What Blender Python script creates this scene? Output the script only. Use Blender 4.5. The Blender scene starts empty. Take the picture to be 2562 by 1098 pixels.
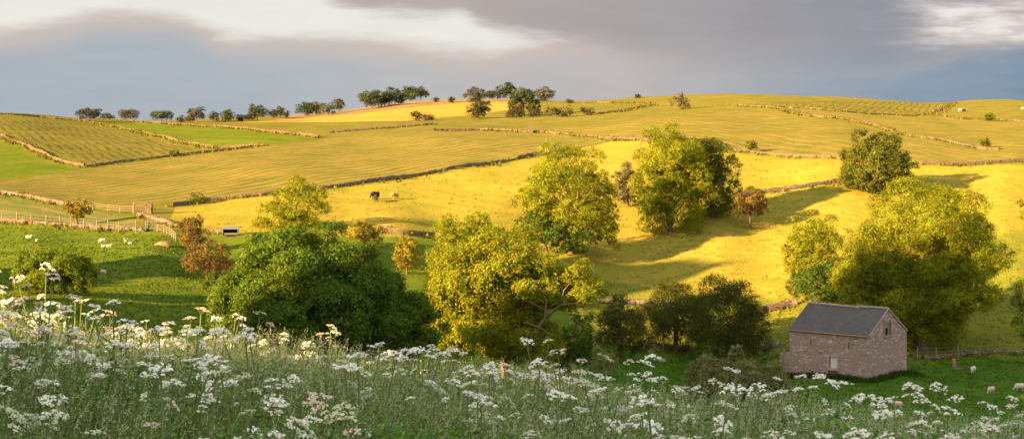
import bpy, bmesh, math, random
import numpy as np
from mathutils import Vector, Matrix

# ---------------------------------------------------------------- basics
F, CX, HY = 3520.0, 1281.0, 458.0          # focal length (px of the 2562 px frame), centre column, eye-level row
rng = np.random.default_rng(7)
random.seed(7)
scene = bpy.context.scene
COL = scene.collection
EXPO = 2.5

def tag(o, label=None, cat=None, group=None, kind=None):
    if label: o['label'] = label
    if cat: o['category'] = cat
    if group: o['group'] = group
    if kind: o['kind'] = kind
    return o

def link(name, me, parent=None, mats=()):
    o = bpy.data.objects.new(name, me)
    COL.objects.link(o)
    if me is not None and len(me.materials) == 0:
        for m in mats: me.materials.append(m)
    if parent: o.parent = parent
    return o

def empty(name, loc, rz=0.0):
    o = bpy.data.objects.new(name, None)
    o.empty_display_size = 0.3
    COL.objects.link(o)
    o.location = loc
    o.rotation_euler = (0, 0, rz)
    return o

def qmesh(name, V, faces, cols=None, smooth=False, midx=None):
    """fast mesh; faces = list of (m,k) int arrays"""
    V = np.asarray(V, dtype=np.float32)
    me = bpy.data.meshes.new(name)
    me.vertices.add(len(V)); me.vertices.foreach_set('co', V.ravel())
    if not isinstance(faces, (list, tuple)): faces = [faces]
    faces = [np.asarray(f, dtype=np.int32) for f in faces if len(f)]
    tot = np.concatenate([np.full(len(f), f.shape[1], np.int32) for f in faces])
    idx = np.concatenate([f.ravel() for f in faces])
    me.loops.add(len(idx)); me.loops.foreach_set('vertex_index', idx)
    me.polygons.add(len(tot))
    st = np.zeros(len(tot), np.int32); st[1:] = np.cumsum(tot)[:-1]
    me.polygons.foreach_set('loop_start', st)
    try: me.polygons.foreach_set('loop_total', tot)
    except Exception: pass
    if midx is not None: me.polygons.foreach_set('material_index', np.asarray(midx, np.int32))
    me.update(calc_edges=True)
    if smooth: me.polygons.foreach_set('use_smooth', np.ones(len(tot), bool))
    if cols is not None:
        for nm, a in cols.items():
            a = np.asarray(a, np.float32)
            if a.ndim == 2:
                at = me.attributes.new(nm, 'FLOAT_COLOR', 'POINT')
                c = np.ones((len(V), 4), np.float32); c[:, :3] = a[:, :3]
                at.data.foreach_set('color', c.ravel())
            else:
                at = me.attributes.new(nm, 'FLOAT', 'POINT')
                at.data.foreach_set('value', a)
    return me

class MB:
    """collects boxes, tubes and polygons for one mesh"""
    def __init__(s): s.v = []; s.f = []; s.m = []; s.n = 0
    def add(s, V, faces, mi=0):
        s.v.append(np.asarray(V, float)); 
        for f in faces: s.f.append([i + s.n for i in f]); s.m.append(mi)
        s.n += len(V)
    def box(s, c, size, rz=0.0, mi=0, top=1.0, tilt=None):
        hx, hy, hz = [k / 2 for k in size]
        P = np.array([[-hx,-hy,-hz],[hx,-hy,-hz],[hx,hy,-hz],[-hx,hy,-hz],[-hx*top,-hy*top,hz],[hx*top,-hy*top,hz],[hx*top,hy*top,hz],[-hx*top,hy*top,hz]])
        if tilt is not None: P = P @ np.array(tilt.to_3x3()).T
        c_, s_ = math.cos(rz), math.sin(rz)
        P = P @ np.array([[c_, s_, 0], [-s_, c_, 0], [0, 0, 1]])
        s.add(P + np.array(c), [(0,3,2,1),(4,5,6,7),(0,1,5,4),(1,2,6,5),(2,3,7,6),(3,0,4,7)], mi)
    def tube(s, pts, rad, sides=6, mi=0, cap=True):
        pts = np.asarray(pts, float); n = len(pts)
        rad = np.broadcast_to(np.asarray(rad, float), (n,))
        T = np.gradient(pts, axis=0); T /= np.linalg.norm(T, axis=1)[:, None] + 1e-9
        ref = np.array([0.31, 0.95, 0.1]) if abs(T[0][2]) > 0.7 else np.array([0, 0, 1.0])
        A = np.cross(T, ref); A /= np.linalg.norm(A, axis=1)[:, None] + 1e-9
        B = np.cross(T, A)
        an = np.arange(sides) * 2 * math.pi / sides
        V = (pts[:, None, :] + rad[:, None, None] * (np.cos(an)[None, :, None] * A[:, None, :] + np.sin(an)[None, :, None] * B[:, None, :])).reshape(-1, 3)
        fs = []
        for i in range(n - 1):
            for j in range(sides):
                k = (j + 1) % sides
                fs.append((i*sides+j, i*sides+k, (i+1)*sides+k, (i+1)*sides+j))
        if cap:
            fs.append(tuple(range(sides))[::-1]); fs.append(tuple((n-1)*sides + j for j in range(sides)))
        s.add(V, fs, mi)
    def mesh(s, name, smooth=False):
        me = bpy.data.meshes.new(name)
        me.from_pydata(np.concatenate(s.v).tolist(), [], s.f)
        me.polygons.foreach_set('material_index', np.array(s.m, np.int32))
        if smooth: me.polygons.foreach_set('use_smooth', np.ones(len(s.f), bool))
        bm = bmesh.new(); bm.from_mesh(me); bmesh.ops.recalc_face_normals(bm, faces=bm.faces); bm.to_mesh(me); bm.free()
        me.update()
        return me
    def build(s, name, mats, parent=None, smooth=False):
        return link(name, s.mesh(name, smooth), parent, mats if isinstance(mats, (list, tuple)) else [mats])

# ---------------------------------------------------------------- terrain
# where known points of the landscape stand: frame column, frame row, distance (m)
CP = [
 (2173,955,142.5),(1975,941,149.4),(2268,937,147.6),(2550,977,138),(2420,1010,126),(2100,1030,120),(1655,905,152),(1600,960,132),(1700,872,165),(1900,872,166),(2320,893,166),(2562,885,166),
 (1300,962,88),(1300,900,122),(1290,790,165),
 (1500,755,184),(1700,770,183),(1930,778,182),(2250,805,182),(2450,810,181),(2562,800,180),
 (1450,640,201),(1800,640,205),(2150,660,202),(2540,680,197),(1700,590,218),(1880,552,228),(2300,560,226),(2540,560,224),
 (2190,484,245),(1800,480,245),(2500,480,243),(1830,377,288),(2100,403,270),(2300,411,272),(2562,412,274),(1560,400,278),
 (1900,300,400),(1900,268,480),(2200,312,390),(2480,373,315),(1800,237,740),(1600,243,720),(2150,247,720),(2450,251,720),(2370,262,640),(2330,286,500),(2562,300,450),(2562,254,720),
 (1192,298,510),(1310,293,510),(1058,302,500),(1420,320,420),(1500,285,500),(1640,262,590),(1480,254,680),(1270,250,740),(1000,258,760),(900,272,730),(1130,249,780),
 (1080,327,390),(1325,332,385),(1500,350,345),(1390,383,298),(1150,424,270),(940,506,227),(820,474,240),(860,556,207),(1100,570,208),(1250,510,232),(1320,590,212),
 (640,368,335),(800,346,385),(900,400,298),(500,500,232),(640,490,234),(470,512,226),(600,560,202),(575,592,190),(1000,592,192),(1015,656,172),(760,612,182),
 (200,422,290),(0,460,258),(0,340,380),(120,390,322),(250,310,520),(0,288,530),(530,374,335),(560,320,470),(225,301,570),(450,304,600),(700,294,600),(740,303,560),
 (0,484,240),(150,512,226),(300,532,215),(0,552,206),(250,577,194),(430,582,191),(75,594,183),(265,616,174),(400,650,158),(258,688,147),(130,747,122),(400,742,133),(560,722,143),(0,680,150),(480,660,162),
 (1200,700,172),
]
# the near meadow and the hidden dip behind it: frame column, distance, height
CN = []
for px, prof in ((-150, ((2.5,-1.5),(5,-1.53),(8,-1.57),(12,-1.68),(15,-2.1),(22,-3.4),(40,-6.0),(75,-9.2))),
                 (0, ((2.5,-1.58),(5,-1.62),(8,-1.66),(12,-1.78),(15,-2.25),(22,-3.7),(40,-6.4),(75,-9.4))),
                 (640, ((2.5,-1.6),(5,-1.68),(8,-1.80),(12,-2.02),(15,-2.55),(22,-4.4),(40,-7.6),(75,-10.8))),
                 (1281, ((2.5,-1.63),(5,-1.76),(8,-1.98),(12,-2.32),(15,-2.95),(22,-5.0),(40,-8.6),(65,-11.2))),
                 (1920, ((2.5,-1.66),(5,-1.83),(8,-2.10),(12,-2.52),(15,-3.2),(22,-5.6),(40,-9.8),(75,-15.4))),
                 (2562, ((2.5,-1.7),(5,-1.90),(8,-2.24),(12,-2.74),(15,-3.5),(22,-6.1),(40,-10.6),(75,-16.6))),
                 (2720, ((2.5,-1.72),(5,-1.92),(8,-2.28),(12,-2.80),(15,-3.6),(22,-6.3),(40,-10.8),(75,-16.9)))):
    for D, z in prof: CN.append((px, D, z))
pts = [((px - CX) / F, math.log(D), (HY - py) / F) for px, py, D in CP]
pts += [((px - CX) / F, math.log(D), z / D) for px, D, z in CN]
for px in (-300, 200, 700, 1281, 1900, 2400, 2862):          # the land falls away behind the skyline
    pts.append(((px - CX) / F, math.log(1500), 0.018)); pts.append(((px - CX) / F, math.log(4000), -0.006)); pts.append(((px - CX) / F, math.log(8000), -0.004))
pts = np.array(pts)
PU = np.stack([pts[:, 0] * 6, pts[:, 1]], 1)
def _phi(d2): return 0.5 * d2 * np.log(d2 + 1e-12)
_d2 = ((PU[:, None] - PU[None]) ** 2).sum(-1)
_n = len(PU)
_A = np.zeros((_n + 3, _n + 3)); _A[:_n, :_n] = _phi(_d2) + 2e-4 * np.eye(_n)
_P = np.concatenate([np.ones((_n, 1)), PU], 1); _A[:_n, _n:] = _P; _A[_n:, :_n] = _P.T
_W = np.linalg.solve(_A, np.concatenate([pts[:, 2], np.zeros(3)]))
def tps(u, l):
    u = np.asarray(u, float) * 6; l = np.asarray(l, float)
    sh = u.shape; u = u.ravel(); l = l.ravel(); out = np.empty(len(u))
    for i in range(0, len(u), 60000):
        q = np.stack([u[i:i+60000], l[i:i+60000]], 1)
        d2 = (q * q).sum(1)[:, None] + (PU * PU).sum(1)[None] - 2 * q @ PU.T
        out[i:i+60000] = _phi(np.maximum(d2, 0)) @ _W[:_n] + _W[_n] + q @ _W[_n+1:]
    return out.reshape(sh)

SD = np.array([0.78, 0.6258])                 # ground direction in which shadows fall
SEL = math.radians(14.0)
# unseen ridge behind left, shaped to cast the wanted shade: crest height against the offset across the light
HPp = [-420,-300,-227,-190,-165,-156,-153.5,-151,-147,-143,-138.5,-136.5,-132,-127,-119,-117.3,-115.5,-111,-104,-96,-88,-80,-76.5,-74,-72.3,-69.5,-68,-66,-62,-56,-40,-24,-16,-10.9,-10.2,-8.5,-7,0,20,60,200]
HPz = [   6,   8,  11,  15,  16,  17,  22, 36.5, 38.5, 40, 40, 20, 18, 14.5, 14.5, 23, 30, 30,  40, 42, 39, 34,  31,  26, 17.5, 13.5, 13.5, 16.5, 20.5, 20, 18, 15.2, 13.0,13.3,14.5,15.2,15.6,16.5,18,19,12]
def ground(x, y):
    x = np.asarray(x, float); y = np.asarray(y, float)
    r = np.hypot(x, y); az = np.arctan2(x, y); azc = np.clip(az, -0.47, 0.47)
    D = np.maximum(r * np.cos(azc), 0.8)
    z = D * tps(np.tan(azc), np.log(D))
    w = np.clip((r - 60) / 120, 0, 1)
    z = z + w * (0.22 * np.sin(x * 0.19 + 1.3 * np.sin(y * 0.05)) * np.sin(y * 0.13 + 0.7) + 0.35 * np.sin(x * 0.061 + y * 0.043 + 1.0) * np.sin(y * 0.037 - x * 0.02))
    a = x * SD[0] + y * SD[1]; p = x * SD[1] - y * SD[0]
    t = np.clip((-a - 4) / 52, 0, 1)
    H = np.interp(p, HPp, HPz) + np.clip((-p - 30) / 30, 0, 1) * (0.5 * np.sin(p * 0.9) + 0.4 * np.sin(p * 2.3 + 1) + np.clip((-p - 134) / 4, 0, 1) * 0.7 * np.sin(p * 4.1))  # crest ripples added to streak the edge of the ridge's shadow
    far = np.clip((-a - 75) / 200, 0, 1)
    return z * (1 - t) + (H * (1 - far) - 10 * far) * t

def hit(px, py, r0=45.0, r1=1300.0):
    """the ground point seen at a frame position"""
    u = (px - CX) / F; v = (HY - py) / F
    D = np.exp(np.linspace(math.log(r0), math.log(r1), 1400))
    vt = ground(u * D, D) / D
    k = np.nonzero(vt >= v)[0]
    if len(k) == 0: i = int(np.argmax(vt)); d = D[i]
    else:
        i = int(k[0]); d = D[i]
        if i > 0: d = D[i-1] + (D[i] - D[i-1]) * (v - vt[i-1]) / (vt[i] - vt[i-1] + 1e-12)
    return Vector((u * d, d, float(ground(u * d, d))))
def onground(x, y): return float(ground(x, y))
def atdepth(px, D):
    x = (px - CX) / F * D
    return Vector((x, D, onground(x, D)))

# ---------------------------------------------------------------- fields (what grows where, plus the lower slope's painted shade)
GR = dict(
 olive=(.116,.109,.025), mown=(.119,.109,.026), green=(.090,.118,.014), gold=(.226,.190,.030), barley=(.30,.19,.040),
 heath=(.175,.128,.056), lush=(.084,.120,.015), past=(.052,.104,.014), slopeshade=(.135,.145,.022), strip=(.10,.115,.035), meadow=(.05,.085,.02))
HAY = (.225,.172,.056)
# polygon, colour, two frame points giving the row direction, row spacing (m), strength, row colour
FIELDS = [
 ([(-400,200),(3000,200),(3000,620),(-400,620)], 'olive', None, 0, 0, HAY),
 ([(-400,296),(180,303),(535,372),(470,386),(212,418),(0,338),(-400,250)], 'mown', ((123,322),(281,405)), 2.4, .85, (.052,.050,.018)),
 ([(245,302),(560,319),(800,346),(640,366),(535,372)], 'green', None, 0, 0, HAY),
 ([(-400,330),(0,340),(212,420),(180,434),(0,450),(-400,460)], 'green', None, 0, 0, HAY),
 ([(-400,458),(0,455),(220,421),(650,368),(800,348),(1080,328),(1330,333),(1500,345),(1530,353),(1390,380),(830,470),(650,489),(440,514),(370,524),(160,508),(0,482),(-400,480)], 'mown', ((860,452),(1450,365)), 3.4, .75, HAY),
 ([(560,319),(1000,310),(1080,312),(830,333),(800,346)], 'olive', None, 0, 0, HAY),
 ([(-400,482),(0,484),(150,512),(330,545),(330,575),(0,550),(-400,540)], 'strip', ((0,515),(250,556)), 5.0, .6, HAY),
 ([(440,518),(650,492),(830,473),(1390,384),(1530,355),(1620,352),(1830,378),(2110,402),(2300,412),(2900,412),(2900,600),(2540,575),(2150,720),(1900,745),(1480,700),(1400,660),(1080,600),(960,590),(560,590),(420,560)], 'gold', None, 0, 0, HAY),
 ([(1620,350),(1500,345),(1330,333),(1420,318),(1900,272),(2020,292),(2500,375),(2900,380),(2900,410),(2300,410),(2110,399),(1830,375)], 'mown', ((1900,310),(2300,360)), 4.5, .5, HAY),
 ([(1940,270),(2100,280),(2400,297),(2900,310),(2900,380),(2500,374),(2300,345),(2110,299)], 'mown', ((2150,320),(2500,352)), 4.5, .4, HAY),
 ([(1740,262),(2150,252),(2385,257),(2330,286),(2100,280),(1940,270)], 'mown', ((2311,280),(2336,257)), 2.7, .95, (.045,.045,.015)),
 ([(1470,285),(1500,255),(1640,258),(1640,266),(1560,280)], 'olive', None, 0, 0, HAY),
 ([(2390,262),(2900,262),(2900,305),(2400,296),(2335,288)], 'olive', None, 0, 0, HAY),
 ([(600,306),(740,298),(860,285),(1000,268),(1170,252),(1300,246),(1300,272),(1180,288),(1000,303),(760,306)], 'barley', None, 0, 0, HAY),
 ([(690,300),(690,290),(860,268),(900,250),(1000,240),(1170,220),(1320,240),(1320,256),(1170,257),(1000,272),(860,289)], 'heath', None, 0, 0, HAY),
 ([(-400,552),(0,554),(430,584),(540,600),(580,760),(600,1098),(-400,1098)], 'lush', None, 0, 0, HAY),
 ([(520,592),(700,592),(1100,600),(1400,660),(1480,705),(1480,800),(1100,1098),(580,1098)], 'lush', None, 0, 0, HAY),
 ([(1400,690),(1480,700),(1900,745),(2150,720),(2540,575),(2900,540),(2900,880),(2300,890),(1960,865),(1440,870)], 'slopeshade', None, 0, 0, HAY),  # duller tone below the shadow edge: the slope's shade put into its colour
 ([(1440,868),(1960,866),(2300,892),(2900,880),(2900,1098),(1440,1098)], 'past', None, 0, 0, HAY),
]
def inpoly(px, py, poly):
    n = len(poly); r = np.zeros(px.shape, bool)
    for i in range(n):
        x0, y0 = poly[i]; x1, y1 = poly[(i + 1) % n]
        if y0 == y1: continue
        c = ((y0 > py) != (y1 > py)) & (px < (x1 - x0) * (py - y0) / (y1 - y0) + x0)
        r ^= c
    return r
for f in range(len(FIELDS)):
    q = FIELDS[f]
    if q[2]:
        a, b = hit(*q[2][0]), hit(*q[2][1]); d = (b - a).to_2d().normalized()
        FIELDS[f] = q[:2] + (((-d.y) / q[3], d.x / q[3]),) + q[3:]
def fieldinfo(x, y, z):
    n = len(x); col = np.tile(np.array(GR['olive']), (n, 1)); ph = np.zeros(n); am = np.zeros(n); sc = np.tile(np.array(HAY), (n, 1))
    yy = np.maximum(y, 1e-3)
    px = x / yy * F + CX; py = HY - z / yy * F
    vis = (y > 45)
    for poly, c, nd, sp, amp, rc in FIELDS:
        m = inpoly(px, py, poly) & vis
        col[m] = GR[c]; am[m] = amp; sc[m] = rc
        if nd: ph[m] = x[m] * nd[0] + y[m] * nd[1]
    col[~vis] = GR['meadow']; 
    return col, ph, am, sc

# ---------------------------------------------------------------- materials
def newmat(name):
    m = bpy.data.materials.new(name); m.use_nodes = True
    nt = m.node_tree
    for n in list(nt.nodes):
        if n.type != 'OUTPUT_MATERIAL': nt.nodes.remove(n)
    return m, nt, nt.nodes['Material Output']
class NB:
    def __init__(s, nt): s.nt = nt
    def n(s, t, ins=None, **kw):
        nd = s.nt.nodes.new(t)
        for k, v in kw.items(): setattr(nd, k, v)
        for k, v in (ins or {}).items():
            if hasattr(v, 'bl_idname') or isinstance(v, bpy.types.NodeSocket): s.nt.links.new(v, nd.inputs[k])
            else: nd.inputs[k].default_value = v
        return nd
    def math(s, op, a, b=0.0, c=None, clamp=False):
        nd = s.nt.nodes.new('ShaderNodeMath'); nd.operation = op; nd.use_clamp = clamp
        for i, v in enumerate((a, b, c)):
            if v is None: continue
            if isinstance(v, bpy.types.NodeSocket): s.nt.links.new(v, nd.inputs[i])
            else: nd.inputs[i].default_value = v
        return nd.outputs[0]
    def mix(s, fac, a, b, mode='MIX'):
        nd = s.nt.nodes.new('ShaderNodeMix'); nd.data_type = 'RGBA'; nd.blend_type = mode; nd.clamp_factor = True
        for k, v in ((0, fac), (6, a), (7, b)):
            if isinstance(v, bpy.types.NodeSocket): s.nt.links.new(v, nd.inputs[k])
            else: nd.inputs[k].default_value = (v if k == 0 else (tuple(v) + (1,) if len(v) == 3 else v))
        return nd.outputs[2]
    def noise(s, vec, scale, detail=4, rough=.55, out='Fac'):
        nd = s.n('ShaderNodeTexNoise', {'Scale': scale, 'Detail': detail, 'Roughness': rough})
        if vec is not None: s.nt.links.new(vec, nd.inputs['Vector'])
        return nd.outputs[out]
    def ramp(s, fac, stops):
        nd = s.nt.nodes.new('ShaderNodeValToRGB'); s.nt.links.new(fac, nd.inputs[0])
        el = nd.color_ramp.elements
        while len(el) < len(stops): el.new(0.5)
        for e, (p, c) in zip(el, stops): e.position = p; e.color = tuple(c) + (1,) if len(c) == 3 else c
        return nd.outputs[0]
    def mr(s, v, a, b, c=0.0, d=1.0, smooth=False):
        nd = s.n('ShaderNodeMapRange', {'Value': v, 'From Min': a, 'From Max': b, 'To Min': c, 'To Max': d})
        if smooth: nd.interpolation_type = 'SMOOTHSTEP'
        return nd.outputs[0]
    def scale(s, vec, sc):
        nd = s.nt.nodes.new('ShaderNodeMapping'); s.nt.links.new(vec, nd.inputs['Vector']); nd.inputs['Scale'].default_value = sc
        return nd.outputs[0]

def mat_simple(name, col, rough=.85, var=.25, nscale=3.0, bump=0.0, objspace=True):
    m, nt, out = newmat(name); b = NB(nt)
    tc = b.n('ShaderNodeTexCoord').outputs['Object' if objspace else 'Generated']
    f = b.noise(tc, nscale, 5)
    c = b.mix(f, tuple(k * (1 - var) for k in col), tuple(min(1, k * (1 + var)) for k in col))
    bs = b.n('ShaderNodeBsdfPrincipled', {'Base Color': c, 'Roughness': rough, 'Specular IOR Level': .2})
    if bump:
        bp = b.n('ShaderNodeBump', {'Height': b.noise(tc, nscale * 4, 4), 'Strength': bump, 'Distance': .05})
        nt.links.new(bp.outputs[0], bs.inputs['Normal'])
    nt.links.new(bs.outputs[0], out.inputs[0])
    return m

def mat_leaf(name, col, trans=.35, tcol=None, attr='tint', rough=.6):
    m, nt, out = newmat(name); b = NB(nt)
    at = b.n('ShaderNodeAttribute', attribute_name=attr).outputs['Color']
    c = b.mix(1.0, at, col, 'MULTIPLY')
    t = b.mix(1.0, at, tcol or tuple(k * f for k, f in zip(col, (1.25, 1.2, .8))), 'MULTIPLY')
    d = b.n('ShaderNodeBsdfDiffuse', {'Color': c}); tr = b.n('ShaderNodeBsdfTranslucent', {'Color': t})
    mx = b.n('ShaderNodeMixShader', {0: trans}); nt.links.new(d.outputs[0], mx.inputs[1]); nt.links.new(tr.outputs[0], mx.inputs[2])
    nt.links.new(mx.outputs[0], out.inputs[0])
    return m

def mat_ground():
    m, nt, out = newmat('hill_grass'); b = NB(nt)
    pos = b.n('ShaderNodeNewGeometry').outputs['Position']
    fc = b.n('ShaderNodeAttribute', attribute_name='fieldcol').outputs['Color']
    rc = b.n('ShaderNodeAttribute', attribute_name='rowcol').outputs['Color']
    ph = b.n('ShaderNodeAttribute', attribute_name='phase').outputs['Fac']
    am = b.n('ShaderNodeAttribute', attribute_name='amp').outputs['Fac']
    n_big = b.noise(pos, .08, 5); n_mid = b.noise(pos, .14, 5, .62); n_f = b.noise(pos, .75, 6, .7); n_ff = b.noise(pos, 2.6, 4, .7)
    c = b.mix(b.mr(n_big, .42, .64, 0, .50), fc, b.mix(1.0, fc, (.66, .84, .66), 'MULTIPLY'))
    c = b.mix(b.mr(n_mid, .50, .66, 0, .7), c, b.mix(1.0, fc, (1.32, 1.12, 1.05), 'MULTIPLY'))
    c = b.mix(b.mr(n_mid, .50, .32, 0, .7), c, b.mix(1.0, fc, (.60, .76, .6), 'MULTIPLY'))
    c = b.mix(b.mr(n_f, .46, .30, 0, .6), c, b.mix(1.0, fc, (.50, .62, .5), 'MULTIPLY'))
    c = b.mix(b.mr(n_f, .56, .72, 0, .5), c, b.mix(1.0, fc, (1.35, 1.25, 1.2), 'MULTIPLY'))
    wob = b.math('ADD', ph, b.math('MULTIPLY', b.math('SUBTRACT', b.noise(pos, .04, 3), .5), 1.5))
    wob = b.math('ADD', wob, b.math('ADD', b.math('MULTIPLY', b.math('SUBTRACT', n_f, .5), .6), b.math('MULTIPLY', b.math('SUBTRACT', n_mid, .5), .6)))
    st = b.math('SINE', b.math('MULTIPLY', wob, 2 * math.pi))
    st = b.mr(st, .15, .85, 0, 1, True)
    st = b.math('MULTIPLY', b.math('MULTIPLY', st, am), b.mr(b.noise(pos, .09, 4, .6), .34, .60, .15, .85))
    c = b.mix(st, c, rc)
    hgt = b.math('ADD', b.math('MULTIPLY', n_f, .55), b.math('ADD', b.math('MULTIPLY', n_ff, .28), b.math('MULTIPLY', n_mid, .8)))
    hgt = b.math('ADD', hgt, b.math('MULTIPLY', st, .25))
    bp = b.n('ShaderNodeBump', {'Height': hgt, 'Strength': .55, 'Distance': .5})
    d = b.n('ShaderNodeBsdfDiffuse', {'Color': c, 'Roughness': .4}); nt.links.new(bp.outputs[0], d.inputs['Normal'])
    nt.links.new(d.outputs[0], out.inputs[0])
    return m

def mat_rubble(name, cols, sx=1.6, sz=4.2, mortar=(.16,.13,.11), bump=.8, pink=None):
    """random rubble stone: stretched cells, each its own tone, dark joints"""
    m, nt, out = newmat(name); b = NB(nt)
    tc = b.n('ShaderNodeTexCoord').outputs['Object']
    w = b.noise(tc, 1.1, 3, .5, 'Color')
    vec = b.n('ShaderNodeVectorMath', {0: tc, 1: (0, 0, 0)}, operation='ADD')
    off = b.n('ShaderNodeVectorMath', {0: w, 'Scale': .6}, operation='SCALE').outputs[0]
    nt.links.new(off, vec.inputs[1])
    v = b.scale(vec.outputs[0], (sx, sx, sz))
    vo = b.n('ShaderNodeTexVoronoi', {'Vector': v, 'Scale': 1.0, 'Randomness': 1.0}); ve = b.n('ShaderNodeTexVoronoi', {'Vector': v, 'Scale': 1.0}, feature='DISTANCE_TO_EDGE')
    sep = b.n('ShaderNodeSeparateColor', {'Color': vo.outputs['Color']})
    n = len(cols)
    c = b.ramp(sep.outputs[0], [(i / max(1, n - 1), k) for i, k in enumerate(cols)])
    if pink:
        c = b.mix(b.mr(b.noise(tc, .55, 3), .45, .65, 0, .75), c, b.mix(.6, c, pink))
    c = b.mix(b.noise(tc, 9, 5, .7), b.mix(1.0, c, (.6, .6, .6), 'MULTIPLY'), b.mix(1.0, c, (1.3, 1.3, 1.3), 'MULTIPLY'))
    ed = b.mr(ve.outputs['Distance'], .02, .12, 0, 1)
    c = b.mix(b.math('MULTIPLY', ed, .85), mortar, c) if True else c
    h = b.math('ADD', b.math('MULTIPLY', ed, .7), b.math('MULTIPLY', sep.outputs[1], .5))
    bp = b.n('ShaderNodeBump', {'Height': h, 'Strength': bump, 'Distance': .06})
    bs = b.n('ShaderNodeBsdfPrincipled', {'Base Color': c, 'Roughness': .95, 'Specular IOR Level': .1})
    nt.links.new(bp.outputs[0], bs.inputs['Normal']); nt.links.new(bs.outputs[0], out.inputs[0])
    return m

M = {}
M['ground'] = mat_ground()
M['bark'] = mat_simple('bark', (.13,.085,.05), .95, .45, 2.5, .6)
M['bark_pale'] = mat_simple('pale_bark', (.145,.098,.052), .95, .35, 2.5, .5)
M['wallstone'] = mat_rubble('dry_stone', [(.15,.108,.055),(.20,.145,.078),(.12,.088,.048),(.24,.175,.10)], 2.2, 4.0, (.11,.08,.055), 1.0)
M['wallgrey'] = mat_rubble('grey_dry_stone', [(.18,.135,.105),(.26,.20,.16),(.14,.105,.085),(.34,.27,.22)], 2.2, 4.0, (.07,.055,.04), 1.0)
M['barn'] = mat_rubble('barn_rubble', [(.33,.235,.19),(.41,.31,.255),(.28,.20,.165),(.54,.43,.36),(.36,.26,.21),(.30,.22,.18)], 2.0, 5.0, (.25,.185,.155), .9, (.44,.265,.215))
M['quoin'] = mat_simple('dressed_stone', (.34,.265,.22), .95, .3, 2.0, .4)
M['lime'] = mat_simple('pale_cut_stone', (.46,.38,.31), .95, .25, 2.0, .3)
M['wood'] = mat_simple('weathered_timber', (.24,.19,.14), .9, .35, 4.0, .3)
M['postwood'] = mat_simple('fence_timber', (.24,.175,.11), .9, .3, 4.0, .3)
M['wire'] = mat_simple('fence_wire', (.22,.22,.21), .5, .1, 2.0)
M['white_rail'] = mat_simple('pale_rail', (.27,.21,.14), .7, .15, 2.0)
M['galv'] = mat_simple('galvanised_metal', (.12,.12,.115), .45, .15, 2.0)
M['bluetin'] = mat_simple('blue_grey_tin', (.10,.145,.18), .5, .15, 2.0)
M['darkvoid'] = mat_simple('painted_dark_interior', (.015,.013,.012), 1.0, .2, 2.0)
M['pane'] = mat_simple('pale_shutter', (.55,.50,.46), .8, .12, 2.0)
M['redpaint'] = mat_simple('faded_red_paint', (.36,.085,.06), .85, .35, 5.0)
M['wool'] = mat_simple('wool', (.58,.49,.40), 1.0, .12, 9.0, .8)
M['woolpink'] = mat_simple('pink_marked_wool', (.60,.40,.33), 1.0, .15, 6.0, .8)
M['sheepface'] = mat_simple('sheep_face', (.42,.35,.29), .9, .15, 4.0)
M['darkface'] = mat_simple('dark_sheep_face', (.05,.045,.04), .9, .15, 4.0)
M['cowbrown'] = mat_simple('dark_brown_hide', (.030,.016,.011), .7, .25, 2.0)
M['cowcream'] = mat_simple('cream_hide', (.34,.235,.07), .7, .12, 2.0)
M['cowwhite'] = mat_simple('white_hide', (.42,.36,.28), .7, .12, 2.0)
M['earth'] = mat_simple('bare_earth', (.26,.15,.08), .95, .3, 2.0, .5)
M['petal'] = mat_leaf('white_petals', (.90,.89,.80), .38, (.90,.88,.74))
M['petalpink'] = mat_leaf('pinkish_petals', (.80,.68,.57), .3, (.75,.55,.4))
M['petalcream'] = mat_leaf('green_cream_petals', (.60,.62,.40), .25, (.6,.62,.3))
M['stem'] = mat_simple('flower_stem', (.12,.17,.045), .8, .3, 6.0)
M['orangefl'] = mat_leaf('orange_petals', (.62,.20,.05), .25)
M['grass'] = mat_leaf('meadow_grass', (1, 1, 1), .45, (1.1, 1.15, .8))
M['roughgrass'] = mat_leaf('rough_grass', (1, 1, 1), .35, (1, 1, .8))
LEAF = dict(
 yellow=mat_leaf('yellow_green_leaves', (.205,.232,.019), .50, (.27,.285,.015)),
 deep=mat_leaf('deep_green_leaves', (.082,.140,.018), .42, (.15,.205,.014)),
 gold=mat_leaf('golden_leaves', (.215,.180,.022), .42, (.24,.20,.016)),
 dark=mat_leaf('dark_green_leaves', (.058,.098,.016), .32, (.09,.14,.012)),
 green=mat_leaf('mid_green_leaves', (.115,.165,.018), .45, (.19,.235,.014)),
 olive=mat_leaf('olive_leaves', (.105,.122,.020), .40, (.135,.15,.016)),
 brown=mat_leaf('brown_tinged_leaves', (.150,.105,.030), .35, (.17,.11,.024)),
 grey=mat_leaf('grey_green_leaves', (.13,.122,.055), .3, (.13,.12,.05)),
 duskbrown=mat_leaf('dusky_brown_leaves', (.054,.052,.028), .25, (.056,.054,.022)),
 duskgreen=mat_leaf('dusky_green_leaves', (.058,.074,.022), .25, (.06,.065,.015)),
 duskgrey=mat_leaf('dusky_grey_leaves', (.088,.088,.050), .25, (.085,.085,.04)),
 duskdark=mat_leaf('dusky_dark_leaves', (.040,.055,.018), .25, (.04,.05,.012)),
 hawthorn=mat_leaf('hawthorn_leaves', (.072,.082,.018), .35, (.10,.10,.015)),
 shrub=mat_leaf('pale_shrub_leaves', (.19,.19,.065), .3, (.2,.2,.05)))

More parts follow.
